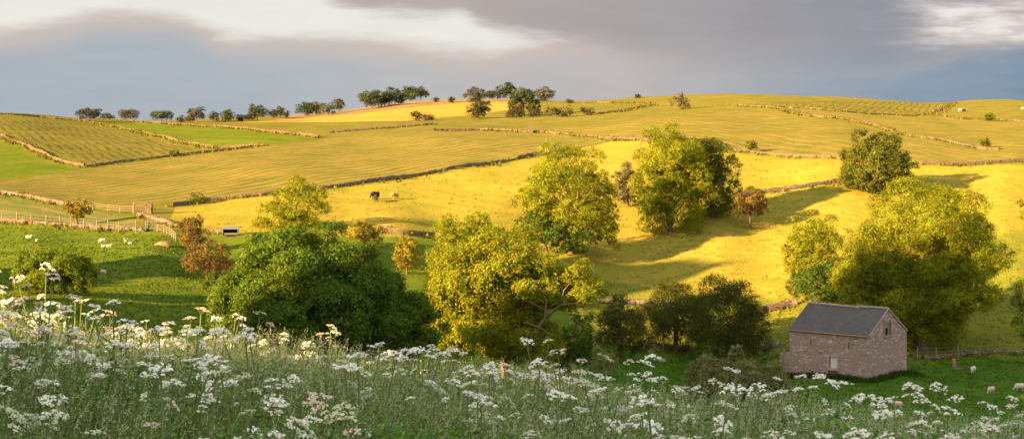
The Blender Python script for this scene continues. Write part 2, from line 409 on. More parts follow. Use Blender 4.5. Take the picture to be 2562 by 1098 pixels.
def mat_slate():
    m, nt, out = newmat('slate_roof'); b = NB(nt)
    tc = b.n('ShaderNodeTexCoord').outputs['Object']
    sw = b.n('ShaderNodeSeparateXYZ', {0: tc})
    cv = b.n('ShaderNodeCombineXYZ', {'X': sw.outputs[0], 'Y': b.math('MULTIPLY', sw.outputs[1], 1.22), 'Z': 0.0}).outputs[0]
    br = b.n('ShaderNodeTexBrick', {'Vector': cv, 'Color1': (.042,.042,.048,1), 'Color2': (.066,.063,.068,1), 'Mortar': (.028,.027,.03,1), 'Scale': 1.0, 'Mortar Size': .012, 'Brick Width': .34, 'Row Height': .26})
    c = b.mix(b.mr(b.noise(tc, 1.2, 5, .7), .40, .68, 0, .55), br.outputs['Color'], (.088, .076, .066))
    c = b.mix(b.mr(b.noise(tc, 14, 3, .7), .5, .72, 0, .5), c, (.14,.13,.12))
    c = b.mix(b.mr(b.noise(tc, .7, 5, .75), .50, .66, 0, .6), c, (.085, .078, .045))
    bp = b.n('ShaderNodeBump', {'Height': br.outputs['Fac'], 'Strength': .8, 'Distance': -.04})
    bs = b.n('ShaderNodeBsdfPrincipled', {'Base Color': c, 'Roughness': .75, 'Specular IOR Level': .3})
    nt.links.new(bp.outputs[0], bs.inputs['Normal']); nt.links.new(bs.outputs[0], out.inputs[0])
    return m
M['slate'] = mat_slate()

# ---------------------------------------------------------------- walls (positions first: the verges need them)
WALLS = [  # frame points, height, material, label
 ([(-60,280),(0,287),(95,293),(200,303),(330,327),(430,350),(535,372)], 1.3, 'wallstone', 'long sunlit dry stone wall above the furrowed field at the far left'),
 ([(-40,330),(0,341),(60,363),(120,391),(165,408),(212,418)], 1.3, 'wallstone', 'sunlit dry stone wall with a broad dark shadow below the furrowed field'),
 ([(214,418),(300,406),(420,393),(500,384),(650,367)], 1.1, 'wallstone', 'low dry stone wall along the upper edge of the big mown field'),
 ([(245,300),(330,305),(480,315),(560,319),(640,327),(740,338),(797,346)], 1.5, 'wallstone', 'tall pale dry stone wall beside the bright green strip field'),
 ([(535,372),(600,369),(660,366)], 1.0, 'wallstone', 'short pale dry stone wall at the tip of the bright green strip field'),
 ([(830,333),(950,323),(1050,315),(1082,312)], 1.2, 'wallgrey', 'dark overgrown dry stone wall below the golden barley field'),
 ([(1085,327),(1200,326),(1325,331)], 1.3, 'wallstone', 'sunlit dry stone wall ending in a square pillar above the mown field'),
 ([(1340,332),(1420,337),(1500,344)], 1.1, 'wallstone', 'pale broken dry stone wall just past the pillar gap'),
 ([(430,517),(520,503),(650,490),(830,470),(950,453),(1050,440),(1190,416),(1390,381)], 1.3, 'wallstone', 'long dry stone wall between the mown field and the yellow cow pasture'),
 ([(1500,346),(1560,350),(1625,353)], 1.3, 'wallgrey', 'dark overgrown wall behind the tall twin oak at mid slope'),
 ([(1830,377),(1920,386),(2000,394),(2110,399)], 1.3, 'wallstone', 'dry stone wall running up to the domed round tree'),
 ([(2290,411),(2400,413),(2480,409),(2600,411)], 1.2, 'wallstone', 'dry stone wall leaving the domed round tree for the right edge'),
 ([(1500,286),(1560,279),(1640,264)], 1.3, 'wallgrey', 'dark dry stone wall climbing the ridge below the lone skyline tree'),
 ([(1470,258),(1540,257),(1640,259)], 1.0, 'wallstone', 'thin pale wall just under the skyline beside the shaded hollow'),
 ([(1850,267),(1935,270),(2020,291),(2110,299),(2200,320),(2300,345),(2400,362),(2500,375)], 1.2, 'wallstone', 'long sunlit wall descending the upper right hay fields'),
 ([(2332,287),(2360,274),(2386,260)], 1.5, 'wallgrey', 'short grey wall closing the end of the curved hay rows'),
 ([(1945,270),(2100,280),(2330,287),(2460,300),(2600,306)], .9, 'wallstone', 'thin low wall below the curved hay rows near the skyline'),
 ([(-60,480),(0,485),(60,491),(150,511),(235,524)], 1.2, 'wallgrey', 'grey dry stone wall with a dark bank behind it above the small leaning tree'),
 ([(345,541),(400,553),(455,569)], 1.2, 'wallgrey', 'tumbled pale wall between the cattle pen and the reddish hawthorn'),
 ([(-40,549),(0,552),(120,562),(250,573),(370,579)], 1.0, 'wallgrey', 'rough stone wall behind the post fence of the sheep pasture'),
 ([(520,579),(560,584)], 1.1, 'wallstone', 'short sunlit wall stub beside the blue roofed feeder'),
 ([(948,577),(1010,586),(1085,592)], 1.3, 'wallstone', 'half shaded stone wall behind the two small hawthorns'),
 ([(1840,492),(1920,480),(2000,471),(2115,454)], 1.2, 'wallgrey', 'dark shadowed wall crossing the pasture below the domed round tree'),
 ([(1400,745),(1500,752),(1600,760),(1720,772)], 1.1, 'wallgrey', 'shadowed wall behind the row of dark hawthorns'),
 ([(1905,782),(1940,774),(1992,762)], 1.6, 'wallgrey', 'ruined heap of grey wall just above the barn roof'),
 ([(1618,868),(1725,871)], 1.1, 'wallgrey', 'stone wall under the middle hawthorn behind the fence'),
 ([(1830,866),(1960,866)], 1.0, 'wallgrey', 'low broken wall leading to the back of the barn'),
 ([(2280,892),(2400,887),(2600,876)], .6, 'wallgrey', 'low collapsed wall at the pasture edge under the big ash'),
]
WP = []
for pp, h, mt, lab in WALLS:
    P = [hit(*q) for q in pp]
    out = []
    for a, b2 in zip(P[:-1], P[1:]):
        n = max(2, int((b2 - a).length / 0.8))
        for i in range(n):
            t = i / n; out.append((a.x + (b2.x - a.x) * t, a.y + (b2.y - a.y) * t))
    out.append((P[-1].x, P[-1].y))
    WP.append(np.array(out))

def smooth_path(P):
    Q = P.copy()
    for _ in range(4):
        Q[1:-1] = .25 * Q[:-2] + .5 * Q[1:-1] + .25 * Q[2:]
    return Q
WP = [smooth_path(P) for P in WP]

# ---------------------------------------------------------------- ground mesh
azd = np.linspace(-.40, .40, 900)
azc = np.concatenate([np.linspace(-math.pi, -2.3, 14)[:-1], np.linspace(-2.3, -.40, 230)[:-1], azd, np.linspace(.40, math.pi, 70)[1:]])
rr = np.concatenate([np.exp(np.linspace(math.log(.6), math.log(45), 90))[:-1], np.exp(np.linspace(math.log(45), math.log(1000), 600))[:-1], np.exp(np.linspace(math.log(1000), math.log(9000), 40))])
AZ, RR = np.meshgrid(azc, rr)
GX = (RR * np.sin(AZ)).ravel(); GY = (RR * np.cos(AZ)).ravel()
GZ = ground(GX, GY)
fcol, fph, fam, fsc = fieldinfo(GX, GY, GZ)
# rough unmown verge beside each wall
VG = np.array((.135, .150, .018))
near = np.full(len(GX), 1e9)
vis = np.nonzero((GY > 45) & (np.abs(GX) < GY * .45) & (RR.ravel() < 1000))[0]
for P in WP:
    lo = P.min(0) - 8; hi = P.max(0) + 8
    c = vis[(GX[vis] > lo[0]) & (GX[vis] < hi[0]) & (GY[vis] > lo[1]) & (GY[vis] < hi[1])]
    if not len(c): continue
    q = P[::4]
    for i in range(0, len(c), 20000):
        cc = c[i:i+20000]
        d = np.sqrt(((GX[cc][:, None] - q[:, 0]) ** 2 + (GY[cc][:, None] - q[:, 1]) ** 2).min(1))
        near[cc] = np.minimum(near[cc], d)
wv = np.clip((4.5 - near) / 2.0, 0, 1)[:, None]
fcol = fcol * (1 - wv) + (VG * .6 + fcol * .4) * wv
fam = fam * (1 - wv[:, 0])
ni, nj = RR.shape
ii = np.arange(ni * nj).reshape(ni, nj)
Q = np.stack([ii[:-1, :-1], ii[:-1, 1:], ii[1:, 1:], ii[1:, :-1]], -1).reshape(-1, 4)[:, ::-1]
gme = qmesh('hills', np.stack([GX, GY, GZ], 1), Q, {'fieldcol': fcol, 'phase': fph, 'amp': fam, 'rowcol': fsc}, smooth=True)
tag(link('hills', gme, None, [M['ground']]), kind='structure')
del Q

# ---------------------------------------------------------------- dry stone walls
for (pp, h, mt, lab), P in zip(WALLS, WP):
    r2 = np.random.default_rng(len(P) * 13 + int(h * 10))
    n = len(P)
    T = np.gradient(P, axis=0); T /= np.linalg.norm(T, axis=1)[:, None] + 1e-9
    N = np.stack([-T[:, 1], T[:, 0]], 1)
    gz = ground(P[:, 0], P[:, 1])
    lowf = np.interp(np.arange(n), np.arange(0, n + 9, 9), r2.normal(0, .13, len(np.arange(0, n + 9, 9))))
    h *= .47; top = h * (1 + lowf) + r2.normal(0, .055, n)
    gap = np.interp(np.arange(n), np.arange(0, n + 14, 14), r2.random(len(np.arange(0, n + 14, 14))))
    top = np.where(gap > .9, top * .55, top)
    prof = [(-.30, -.4), (-.29, .25), (-.22, .88), (-.12, 1.0), (.12, 1.0), (.22, .88), (.29, .25), (.30, -.4)]
    V = np.zeros((n, len(prof), 3))
    for k, (o, hh) in enumerate(prof):
        jit = r2.normal(0, .03, n)
        V[:, k, 0] = P[:, 0] + N[:, 0] * (o + jit); V[:, k, 1] = P[:, 1] + N[:, 1] * (o + jit)
        V[:, k, 2] = gz + (top * hh + r2.normal(0, .05, n) if hh > 0 else -.4)
    idx = np.arange(n * 8).reshape(n, 8)
    q = np.stack([idx[:-1, :-1], idx[1:, :-1], idx[1:, 1:], idx[:-1, 1:]], -1).reshape(-1, 4)
    c0 = V.reshape(-1, 3)[0].copy()
    caps = np.array([idx[0, ::-1], idx[-1]])
    me = qmesh('dry_stone_wall', V.reshape(-1, 3) - c0, [q, caps])
    o = link('dry_stone_wall', me, None, [M[mt]]); o.location = c0
    tag(o, lab, 'stone wall', 'dry stone walls across the hillside')

# ---------------------------------------------------------------- trees
def unit(v): return v / (np.linalg.norm(v, axis=-1, keepdims=True) + 1e-9)
def leaves(rg, C, O, leaf, per, sig, flat=.75, tintv=.28):
    """leaf clumps: centres C, outward directions O"""
    n = len(C) * per
    c = np.repeat(C, per, 0) + rg.normal(0, 1, (n, 3)) * np.array([1, 1, flat]) * np.repeat(sig, per)[:, None]
    o = np.repeat(O, per, 0)
    fo = unit(O + rg.normal(0, .42, O.shape))
    nr = unit(np.repeat(fo, per, 0) + np.array([0, 0, .18]) + rg.normal(0, .30, (n, 3)))
    a = unit(np.cross(nr, rg.normal(0, 1, (n, 3)))); b = np.cross(nr, a)
    s = leaf * rg.uniform(.55, 1.25, n)[:, None]
    w = s * rg.uniform(.5, .8, n)[:, None]
    V = np.stack([c - a * s, c - b * w + nr * s * .2, c + a * s, c + b * w + nr * s * .2], 1)
    ct = rg.normal(1, tintv, (len(C), 1)).clip(.45, 1.7) * (1 + rg.normal(0, .10, (len(C), 3)))
    t = np.repeat(ct, per, 0) * rg.normal(1, .16, (n, 1)).clip(.5, 1.6)
    return V.reshape(-1, 3), np.repeat(t.clip(.3, 2.0), 4, 0)

def make_tree(name, label, cat, group, loc, ells, leafm, leaf, n, seed, trunk=None, barkm='bark', gaps=0.0, lumps=11, limbs=True, extra=None, lrad=.48, low=-.8):
    """ells: crown ellipsoids (cx,cy,cz,rx,ry,rz) above the base; trunk: (height, radius)"""
    rg = np.random.default_rng(seed)
    root = empty(name, loc)
    tag(root, label, cat, group)
    tot = sum(e[3] * e[5] for e in ells)
    Cs, Os, Ss, LC = [], [], [], []
    for e in ells:
        ce = np.array(e[:3]); re = np.array(e[3:])
        nl = max(4, int(lumps * (1 if len(ells) == 1 else .8) * (2.3 if n > 3000 else 1.3)))
        lr_ = lrad * (.66 if n > 3000 else .85)
        k = np.arange(nl) + .5
        zz = 1 - (1 - low) * k / nl; th = k * 2.39996 + rg.uniform(0, 6)
        dirs = np.stack([np.sqrt(1 - zz**2) * np.cos(th), np.sqrt(1 - zz**2) * np.sin(th), zz], 1) + rg.normal(0, .16, (nl, 3))
        lc = ce + dirs * re * rg.uniform(.60, .80, (nl, 1)); lr = re * rg.uniform(lr_ * .7, lr_ * 1.25, (nl, 1))
        keep = rg.random(nl) >= gaps
        if keep.sum() < 3: keep[:3] = True
        lc, lr = lc[keep], lr[keep]
        LC.append(lc)
        per = 13
        ns = max(8, int(n * (e[3] * e[5] / tot) / per))
        wl = (lr[:, 0] * lr[:, 2]); pick = rg.choice(len(lc), ns, p=wl / wl.sum())
        d = unit(rg.normal(0, 1, (ns, 3)))
        outw = unit((lc[pick] - ce) / re)
        d = unit(d + outw * .45 + np.array([0, 0, .30]))
        rad = rg.uniform(.78, 1.04, ns) * np.where(rg.random(ns) < .22, rg.uniform(.3, 1, ns), 1)
        C = lc[pick] + d * lr[pick] * rad[:, None]
        Cs.append(C); Os.append(unit(d * .7 + outw * .6)); Ss.append(np.full(ns, max(leaf * 1.35, .055 * min(re[0], re[2]))) * rg.uniform(.7, 1.3, ns))
        per_core = 13; nc = max(3, ns // 6)
        dc = unit(rg.normal(0, 1, (nc, 3))) * rg.random((nc, 1)) ** .4
        if gaps < .2:
            Cs.append(ce + dc * re * .72); Os.append(unit(dc)); Ss.append(np.full(nc, leaf * 2.2))
    C = np.concatenate(Cs); O = np.concatenate(Os); S = np.concatenate(Ss)
    m = C[:, 2] > .15
    V, t = leaves(rg, C[m], O[m], leaf, 13, S[m])
    V[:, 2] = np.maximum(V[:, 2], .02)
    q = np.arange(len(V)).reshape(-1, 4)
    link('crown', qmesh('crown', V, q, {'tint': t}), root, [LEAF[leafm]])
    LC = np.concatenate(LC)
    mb = MB()
    th, tr = trunk or (ells[0][2] * .8, .22)
    tx, ty = ells[0][0] * .5, ells[0][1] * .5
    path = [(0, 0, -.5), (0, 0, .15), (tx * .25 + rg.normal(0, .06), ty * .25, th * .4), (tx * .6, ty * .6, th * .75), (tx, ty, th)]
    mb.tube(path, [tr * 1.5, tr * 1.2, tr, tr * .85, tr * .6], 8)
    if limbs:
        for c in LC[rg.permutation(len(LC))[:9]]:
            s0 = np.array(path[2]) * rg.uniform(0, .6) + np.array(path[4]) * .4 if False else np.array(path[3]) + (np.array(path[4]) - np.array(path[3])) * rg.uniform(-.6, 1)
            mid = (s0 + c) / 2 + rg.normal(0, .08, 3) * np.linalg.norm(c - s0) + np.array([0, 0, .08 * np.linalg.norm(c - s0)])
            p = [s0 * (1-k)**2 + 2 * mid * k * (1-k) + c * k * k for k in np.linspace(0, 1, 6)]
            mb.tube(p, np.linspace(tr * .5, tr * .1, 6), 5)
    for e in (extra or []):
        mb.tube(e[0], e[1], 6)
    mb.build('trunk', M[barkm], root, True)
    return root

def px2m(D): return D / F
SEED = [100]
def tree_px(name, label, cat, group, xc, top, base, w, leafm, D=None, sx=0, parts=None, dens=.40, gaps=0.0, lumps=11, trunkvis=.0, leafpx=4.8, tr=None, barkm='bark', limbs=True, lrad=.48, low=-.8, dep=.9, extra=None, seed=None):
    """place a tree from its frame box: centre column, crown top, foot row, crown width"""
    SEED[0] += 1
    loc = hit(xc + sx, base) if D is None else atdepth(xc + sx, D)
    k = px2m(loc.y)
    ztop = (HY - top) * k; H = ztop - loc.z
    W = w * k
    b0 = H * trunkvis
    x0 = -sx * k
    if parts is None:
        ells = [(x0, 0, (b0 + H) / 2, W / 2, W / 2 * dep, (H - b0) / 2)]
    else:   # parts in frame pixels: (x, top, bottom, width[, depth offset m])
        ells = []
        for q in parts:
            zt = (HY - q[1]) * k - loc.z; zb = (HY - q[2]) * k - loc.z
            ells.append(((q[0] - xc - sx) * k, (q[4] if len(q) > 4 else 0), (zt + zb) / 2, q[3] * k / 2, q[3] * k / 2 * dep, (zt - zb) / 2))
    A = sum(e[3] * e[5] * 4 for e in ells) / k / k
    n = max(420, int(A * dens * 1.35))
    leaf = max(.07, leafpx * k * .42)
    ex = None
    if extra:
        ex = []
        for pts_, r0, r1 in extra:
            P = [((q[0] - xc - sx) * k, q[2] if len(q) > 2 else -.8, (HY - q[1]) * k - loc.z) for q in pts_]
            ex.append((P, np.linspace(r0, r1, len(P))))
    return make_tree(name, label, cat, group, loc, ells, leafm, leaf, n, seed or SEED[0], (max(H * .5, .4), tr or max(.1, min(.5, H * .028))), barkm, gaps, lumps, limbs, ex, lrad, low)

GV = 'trees along the valley bottom'; GH = 'hawthorns and shrubs on the lower slope'; GS = 'trees along the skyline'; GM = 'large trees on the sunlit slope'
tree_px('oak_tree', 'huge dome shaped dark green tree behind the flowers, its top rim catching yellow light', 'tree', GV, 815, 562, 900, 590, 'deep', D=76,
        parts=[(770,566,800,330),(905,640,900,300),(660,640,860,260),(990,720,920,240),(800,660,900,360,-1.5),(600,720,860,150)], dens=.50, lumps=12, leafpx=4.8, tr=.45, seed=21)
tree_px('ash_tree', 'glowing yellow spreading tree with bare pale limbs in front of the shaded slope', 'tree', GV, 1265, 575, 920, 430, 'yellow', D=90,
        parts=[(1250,572,780,250),(1150,620,840,215),(1330,630,800,230),(1200,740,925,250),(1410,665,790,190),(1105,690,850,150),(1300,760,930,210)], dens=.42, gaps=.04, leafpx=4.6, barkm='bark_pale', tr=.24, seed=22, low=-.7,
        extra=[([(1290,905,-1),(1330,830,-1.5),(1362,790,-1.8),(1365,745,-1.9),(1345,700,-1.8)],.16,.04),([(1362,790,-1.8),(1400,755,-2.0),(1440,752,-2.0),(1480,768,-1.8)],.09,.02),
               ([(1400,755,-2.0),(1408,720,-2),(1425,700,-2)],.06,.02),([(1362,770,-1.8),(1320,745,-1.8),(1305,750,-1.8)],.07,.02),([(1310,800,-1.4),(1350,812,-1.8),(1385,835,-1.8)],.10,.02),([(1440,752,-2),(1455,735,-2),(1478,728,-2)],.04,.012)])
tree_px('ash_tree', 'yellow green tree rising just behind the glowing spreading tree', 'tree', GV, 1150, 528, 720, 170, 'yellow', D=160, parts=[(1150,530,650,140),(1190,560,700,110),(1120,600,720,110)], gaps=.05)
tree_px('ash_tree', 'tall narrow golden tree standing left of the cattle with a wide bushy foot', 'tree', GV, 735, 446, 625, 170, 'yellow', D=196,
        parts=[(755,450,570,130),(700,500,620,130),(760,540,650,150),(655,560,650,90)], gaps=.02, dens=.42)
tree_px('oak_tree', 'tall airy golden tree with visible pale limbs in the middle of the slope', 'tree', GM, 1420, 358, 632, 240, 'yellow', sx=10,
        parts=[(1420,358,520,215),(1345,440,580,120),(1440,480,620,190),(1500,420,560,90),(1520,520,625,70)], gaps=.04, barkm='bark_pale', leafpx=4.8, dens=.42,
        extra=[([(1430,600,-2),(1440,520,-3),(1446,450,-3.6),(1452,425,-3.4)],.14,.03),([(1440,520,-3),(1482,470,-3.8),(1492,446,-3.6)],.09,.03),([(1438,535,-3),(1410,485,-3.2),(1398,455,-3)],.09,.03)])
tree_px('yew_bush', 'dark green bushy undergrowth at the foot of the airy golden tree', 'bush', GM, 1370, 525, 640, 150, 'dark', sx=0, D=200, parts=[(1340,530,620,110),(1400,545,640,110),(1450,560,632,90)])
tree_px('whitebeam_tree', 'small grey green tree between the two tall mid slope trees', 'tree', GM, 1572, 420, 545, 84, 'grey', D=236, gaps=.0, dens=.8)
tree_px('oak_tree', 'tallest broad golden oak standing on the mid slope', 'tree', GM, 1675, 314, 596, 190, 'yellow', D=220,
        parts=[(1672,315,480,175),(1640,400,560,120),(1705,420,596,140),(1640,500,604,95),(1735,350,540,100)], leafpx=4.8, dens=.42)
tree_px('oak_tree', 'darker green oak touching the right side of the tallest golden oak', 'tree', GM, 1785, 328, 520, 125, 'olive', D=226, parts=[(1768,328,500,140),(1792,390,575,120)], dens=.42)
tree_px('sycamore_tree', 'dense domed round tree standing alone on the upper pasture', 'tree', GM, 2195, 326, 488, 192, 'olive', parts=[(2195,327,480,180),(2195,385,492,188)], lumps=17, lrad=.36, dens=.5, leafpx=5.2)
tree_px('hawthorn_tree', 'small orange brown hawthorn with a bare trunk alone on the shadowed slope', 'hawthorn', GH, 1878, 468, 568, 88, 'brown', D=222, dens=.6, trunkvis=.2, tr=.16)
tree_px('ash_tree', 'massive tree behind the barn with a bright top and dark hanging lower crown', 'tree', GV, 2305, 455, 892, 400, 'yellow', D=168,
        parts=[(2310,448,650,330),(2200,555,760,205),(2425,530,740,190),(2280,640,870,280),(2390,650,820,230),(2250,740,890,170),(2340,720,885,150),(2150,620,790,120),(2330,590,760,220)], dens=.48, leafpx=5.0, tr=.75, seed=31, lumps=13)
tree_px('ash_tree', 'rounded golden tree touching the left side of the massive tree behind the barn', 'tree', GV, 2035, 528, 745, 165, 'yellow', D=188, parts=[(2040,530,660,155),(2000,590,700,90),(2050,610,740,130)])
tree_px('holly_bush', 'dark green bush below the golden tree just above the barn roof', 'bush', GV, 2045, 655, 765, 165, 'dark', D=182, parts=[(2030,660,768,130),(2100,640,765,110)])
tree_px('hawthorn_tree', 'first dark hawthorn of the row with a faint orange top beside the fence corner', 'hawthorn', GH, 1552, 742, 885, 140, 'hawthorn', D=150, dens=.6, tr=.2, leafpx=4.6)
tree_px('hawthorn_tree', 'middle hawthorn of the row with the brightest orange top and a dark stem', 'hawthorn', GH, 1690, 703, 880, 190, 'hawthorn', D=163, trunkvis=.0, dens=.6, tr=.28, leafpx=4.6)
tree_px('hawthorn_tree', 'broadest dark green hawthorn of the row nearest the barn', 'hawthorn', GH, 1822, 708, 882, 222, 'hawthorn', D=157, dens=.6, tr=.25, leafpx=4.6, lumps=14)
tree_px('elder_bush', 'pale olive bush spreading in front of the barn wall above the flowers', 'bush', GH, 1850, 868, 975, 200, 'shrub', D=128, parts=[(1795,882,1040,150),(1880,884,1050,170),(1840,868,1040,80),(1930,915,1050,110),(1755,905,1040,100)], gaps=.05, leafpx=4.2, dens=.5, tr=.08)
tree_px('elder_bush', 'small olive bush at the pasture edge left of the grazing pair', 'bush', GH, 1508, 872, 945, 80, 'shrub', D=136, leafpx=4.5)
tree_px('holly_bush', 'dark shrubs under the bare limbs of the glowing tree', 'bush', GV, 1425, 800, 945, 110, 'dark', D=122, parts=[(1400,830,940,90),(1450,790,940,80)], leafpx=5)
tree_px('sallow_bush', 'big rounded bush behind the flowers in the sheep pasture', 'bush', GH, 132, 604, 752, 212, 'green', D=124, parts=[(140,604,740,170),(80,640,750,110),(200,640,750,90)], lumps=15, lrad=.36, leafpx=6)
tree_px('hawthorn_tree', 'russet hawthorn leaning on the yellow rim of the huge dark tree', 'hawthorn', GH, 520, 600, 728, 132, 'brown', D=147, leafpx=5)
tree_px('hawthorn_tree', 'small russet hawthorn beside the tumbled wall at the pasture gate', 'hawthorn', GH, 482, 540, 626, 76, 'brown', D=176, parts=[(478,540,600,70),(485,570,625,72)])
tree_px('holly_bush', 'small dark round shrub at the foot of the russet hawthorn', 'bush', GH, 532, 682, 728, 48, 'dark', D=139)
tree_px('crab_apple_tree', 'little heart shaped tree on a short trunk beside the post fence', 'tree', GH, 193, 497, 561, 74, 'gold', D=201, trunkvis=.22, tr=.18, parts=[(178,500,540,48),(208,497,545,48),(194,515,552,50)], gaps=.05)
tree_px('hawthorn_tree', 'small bush growing on the wall above the yellow pasture', 'bush', GH, 495, 482, 512, 42, 'olive')
tree_px('hawthorn_tree', 'orange tinted hawthorn over the rim of the huge dark tree by the stone wall', 'hawthorn', GH, 915, 553, 630, 92, 'gold', D=180)
tree_px('hawthorn_tree', 'round yellow hawthorn between the huge dark tree and the glowing tree', 'hawthorn', GH, 1018, 594, 672, 76, 'gold', D=163)
tree_px('ash_tree', 'dark tree cut off by the right edge beside the pasture', 'tree', GV, 2580, 690, 885, 110, 'green', D=158, parts=[(2585,695,760,100),(2575,740,860,90)], gaps=.2)
tree_px('ash_tree', 'sunlit yellow tree just entering the right edge above the shaded slope', 'tree', GM, 2590, 470, 575, 76, 'yellow')
tree_px('hawthorn_tree', 'small dark hawthorn with a pointed shadow standing on the wall below the hay field', 'hawthorn', GH, 1880, 350, 379, 30, 'olive')
tree_px('hawthorn_tree', 'tiny dark bush with a pointed shadow near the right end of the long wall', 'bush', GH, 2465, 347, 370, 24, 'olive')
tree_px('hawthorn_tree', 'tiny green bush on the upper right pasture under the skyline', 'bush', GH, 2475, 285, 303, 26, 'green')
tree_px('oak_tree', 'lone tree standing up on the ridge left of the curved hay rows', 'tree', GS, 1702, 233, 274, 48, 'grey', gaps=.05, parts=[(1696,233,266,34),(1712,246,273,30)])
tree_px('hawthorn_tree', 'tiny shrub at the corner of the furrowed field', 'bush', GH, 435, 377, 392, 20, 'olive')
SK = [ # xc, top, base, w, material, label
 (225,271,303,54,'brown','brown rounded bush, first on the skyline from the left'),
 (270,287,300,30,'green','low green bush on the skyline just right of the brown rounded one'),
 (325,275,303,44,'grey','pale bare looking tree on the skyline'),
 (405,277,304,44,'green','green bushy tree on the skyline right of the pale bare looking one'),
 (453,292,306,18,'brown','tiny dark bush on the skyline beside the white animals'),
 (492,269,306,36,'grey','tall grey green skyline tree with an open crown'),
 (475,292,306,20,'brown','small bush at the foot of the tall grey green skyline tree'),
 (536,282,306,24,'grey','small rounded tree at the left of a skyline pair'),
 (568,277,306,34,'green','larger rounded tree at the right of a skyline pair'),
 (601,288,304,20,'brown','small brown bush left of the rounded green skyline tree'),
 (623,285,302,20,'brown','brown bush tucked against the rounded green skyline tree'),
 (644,264,302,40,'green','rounded green tree standing tall on the skyline dip'),
 (683,275,296,22,'dark','dark small skyline tree beside a narrow brown one'),
 (702,270,296,18,'brown','narrow brown skyline tree beside the dark small one'),
 (717,281,294,10,'dark','tiny shrub ending the skyline row before the golden field'),
 (768,259,290,46,'dark','dark dense tree at the low end of the golden field'),
 (791,254,287,32,'grey','pale tree behind the dark dense one by the golden field'),
 (821,260,287,30,'grey','grey brown tree second from the end by the golden field'),
 (847,248,282,24,'grey','slender pale tree standing last by the golden field'),
 (930,228,273,58,'green','broad tree at the left end of the hilltop clump'),
 (962,240,266,36,'green','low tree filling the middle of the hilltop clump'),
 (988,225,264,54,'dark','dark spreading tree in the hilltop clump'),
 (1025,219,254,36,'green','paler tree at the right of the hilltop clump'),
 (1051,219,252,36,'dark','last dark tree at the right end of the hilltop clump'),
 (1089,247,256,14,'brown','tiny dark bush on the bare hilltop'),
 (1130,244,257,17,'brown','small round brown bush on the bare hilltop'),
 (1230,229,250,34,'dark','low domed tree on the hilltop behind the tall spindly tree'),
 (1268,210,252,42,'dark','upright dark tree crowning the hilltop'),
 (1362,220,256,46,'grey','pale olive tree on the hilltop right of the big dark one'),
 (1425,251,259,18,'green','tiny bush on the skyline above the shaded hollow'),
 (1595,238,246,10,'brown','tiny speck of bush on the skyline left of the lone tree'),
]
for xc, tp, bs, w, mt, lb in SK:
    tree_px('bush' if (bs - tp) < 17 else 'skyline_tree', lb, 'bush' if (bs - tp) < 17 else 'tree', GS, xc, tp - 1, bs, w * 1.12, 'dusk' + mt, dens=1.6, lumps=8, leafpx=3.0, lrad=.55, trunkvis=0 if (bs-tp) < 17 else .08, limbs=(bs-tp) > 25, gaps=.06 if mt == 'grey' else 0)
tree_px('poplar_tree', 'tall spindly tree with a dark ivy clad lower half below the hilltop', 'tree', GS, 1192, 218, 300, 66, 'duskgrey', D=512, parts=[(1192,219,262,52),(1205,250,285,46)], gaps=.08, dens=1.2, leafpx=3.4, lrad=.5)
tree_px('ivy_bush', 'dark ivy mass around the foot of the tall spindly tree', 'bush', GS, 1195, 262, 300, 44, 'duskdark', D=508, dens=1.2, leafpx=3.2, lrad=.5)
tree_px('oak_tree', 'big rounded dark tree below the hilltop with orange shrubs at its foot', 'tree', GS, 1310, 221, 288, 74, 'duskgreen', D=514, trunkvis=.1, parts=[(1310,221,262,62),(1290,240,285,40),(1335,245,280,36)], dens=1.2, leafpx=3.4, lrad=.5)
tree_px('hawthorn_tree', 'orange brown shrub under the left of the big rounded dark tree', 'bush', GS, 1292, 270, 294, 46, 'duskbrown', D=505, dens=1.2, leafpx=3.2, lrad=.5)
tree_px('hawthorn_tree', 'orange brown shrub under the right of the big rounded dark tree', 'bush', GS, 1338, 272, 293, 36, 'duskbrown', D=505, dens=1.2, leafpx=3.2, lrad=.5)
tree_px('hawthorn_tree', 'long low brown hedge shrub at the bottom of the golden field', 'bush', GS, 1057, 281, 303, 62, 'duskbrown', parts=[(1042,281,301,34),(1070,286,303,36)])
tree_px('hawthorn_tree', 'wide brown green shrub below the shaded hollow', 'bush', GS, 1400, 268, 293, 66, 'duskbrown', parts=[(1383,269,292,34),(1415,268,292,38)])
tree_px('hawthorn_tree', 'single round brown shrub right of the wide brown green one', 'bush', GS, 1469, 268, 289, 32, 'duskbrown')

# ---------------------------------------------------------------- barn
def fill_wall(mb_bm, outer, holes, to3, depthv):
    """planar wall with openings; each opening gets reveals running inwards"""
    bm = bmesh.new(); edges = []
    for loop in [outer] + holes:
        vs = [bm.verts.new(to3(*p)) for p in loop]
        for i in range(len(vs)): edges.append(bm.edges.new((vs[i], vs[(i + 1) % len(vs)])))
    bmesh.ops.triangle_fill(bm, use_beauty=True, use_dissolve=False, edges=edges)
    for loop in holes:
        a = [bm.verts.new(to3(*p)) for p in loop]; b2 = [bm.verts.new(Vector(to3(*p)) + depthv) for p in loop]
        for i in range(len(a)):
            j = (i + 1) % len(a); bm.faces.new((a[i], a[j], b2[j], b2[i]))
    me = bpy.data.meshes.new('t'); bm.to_mesh(me); bm.free()
    mb_bm.from_mesh(me); bpy.data.meshes.remove(me)

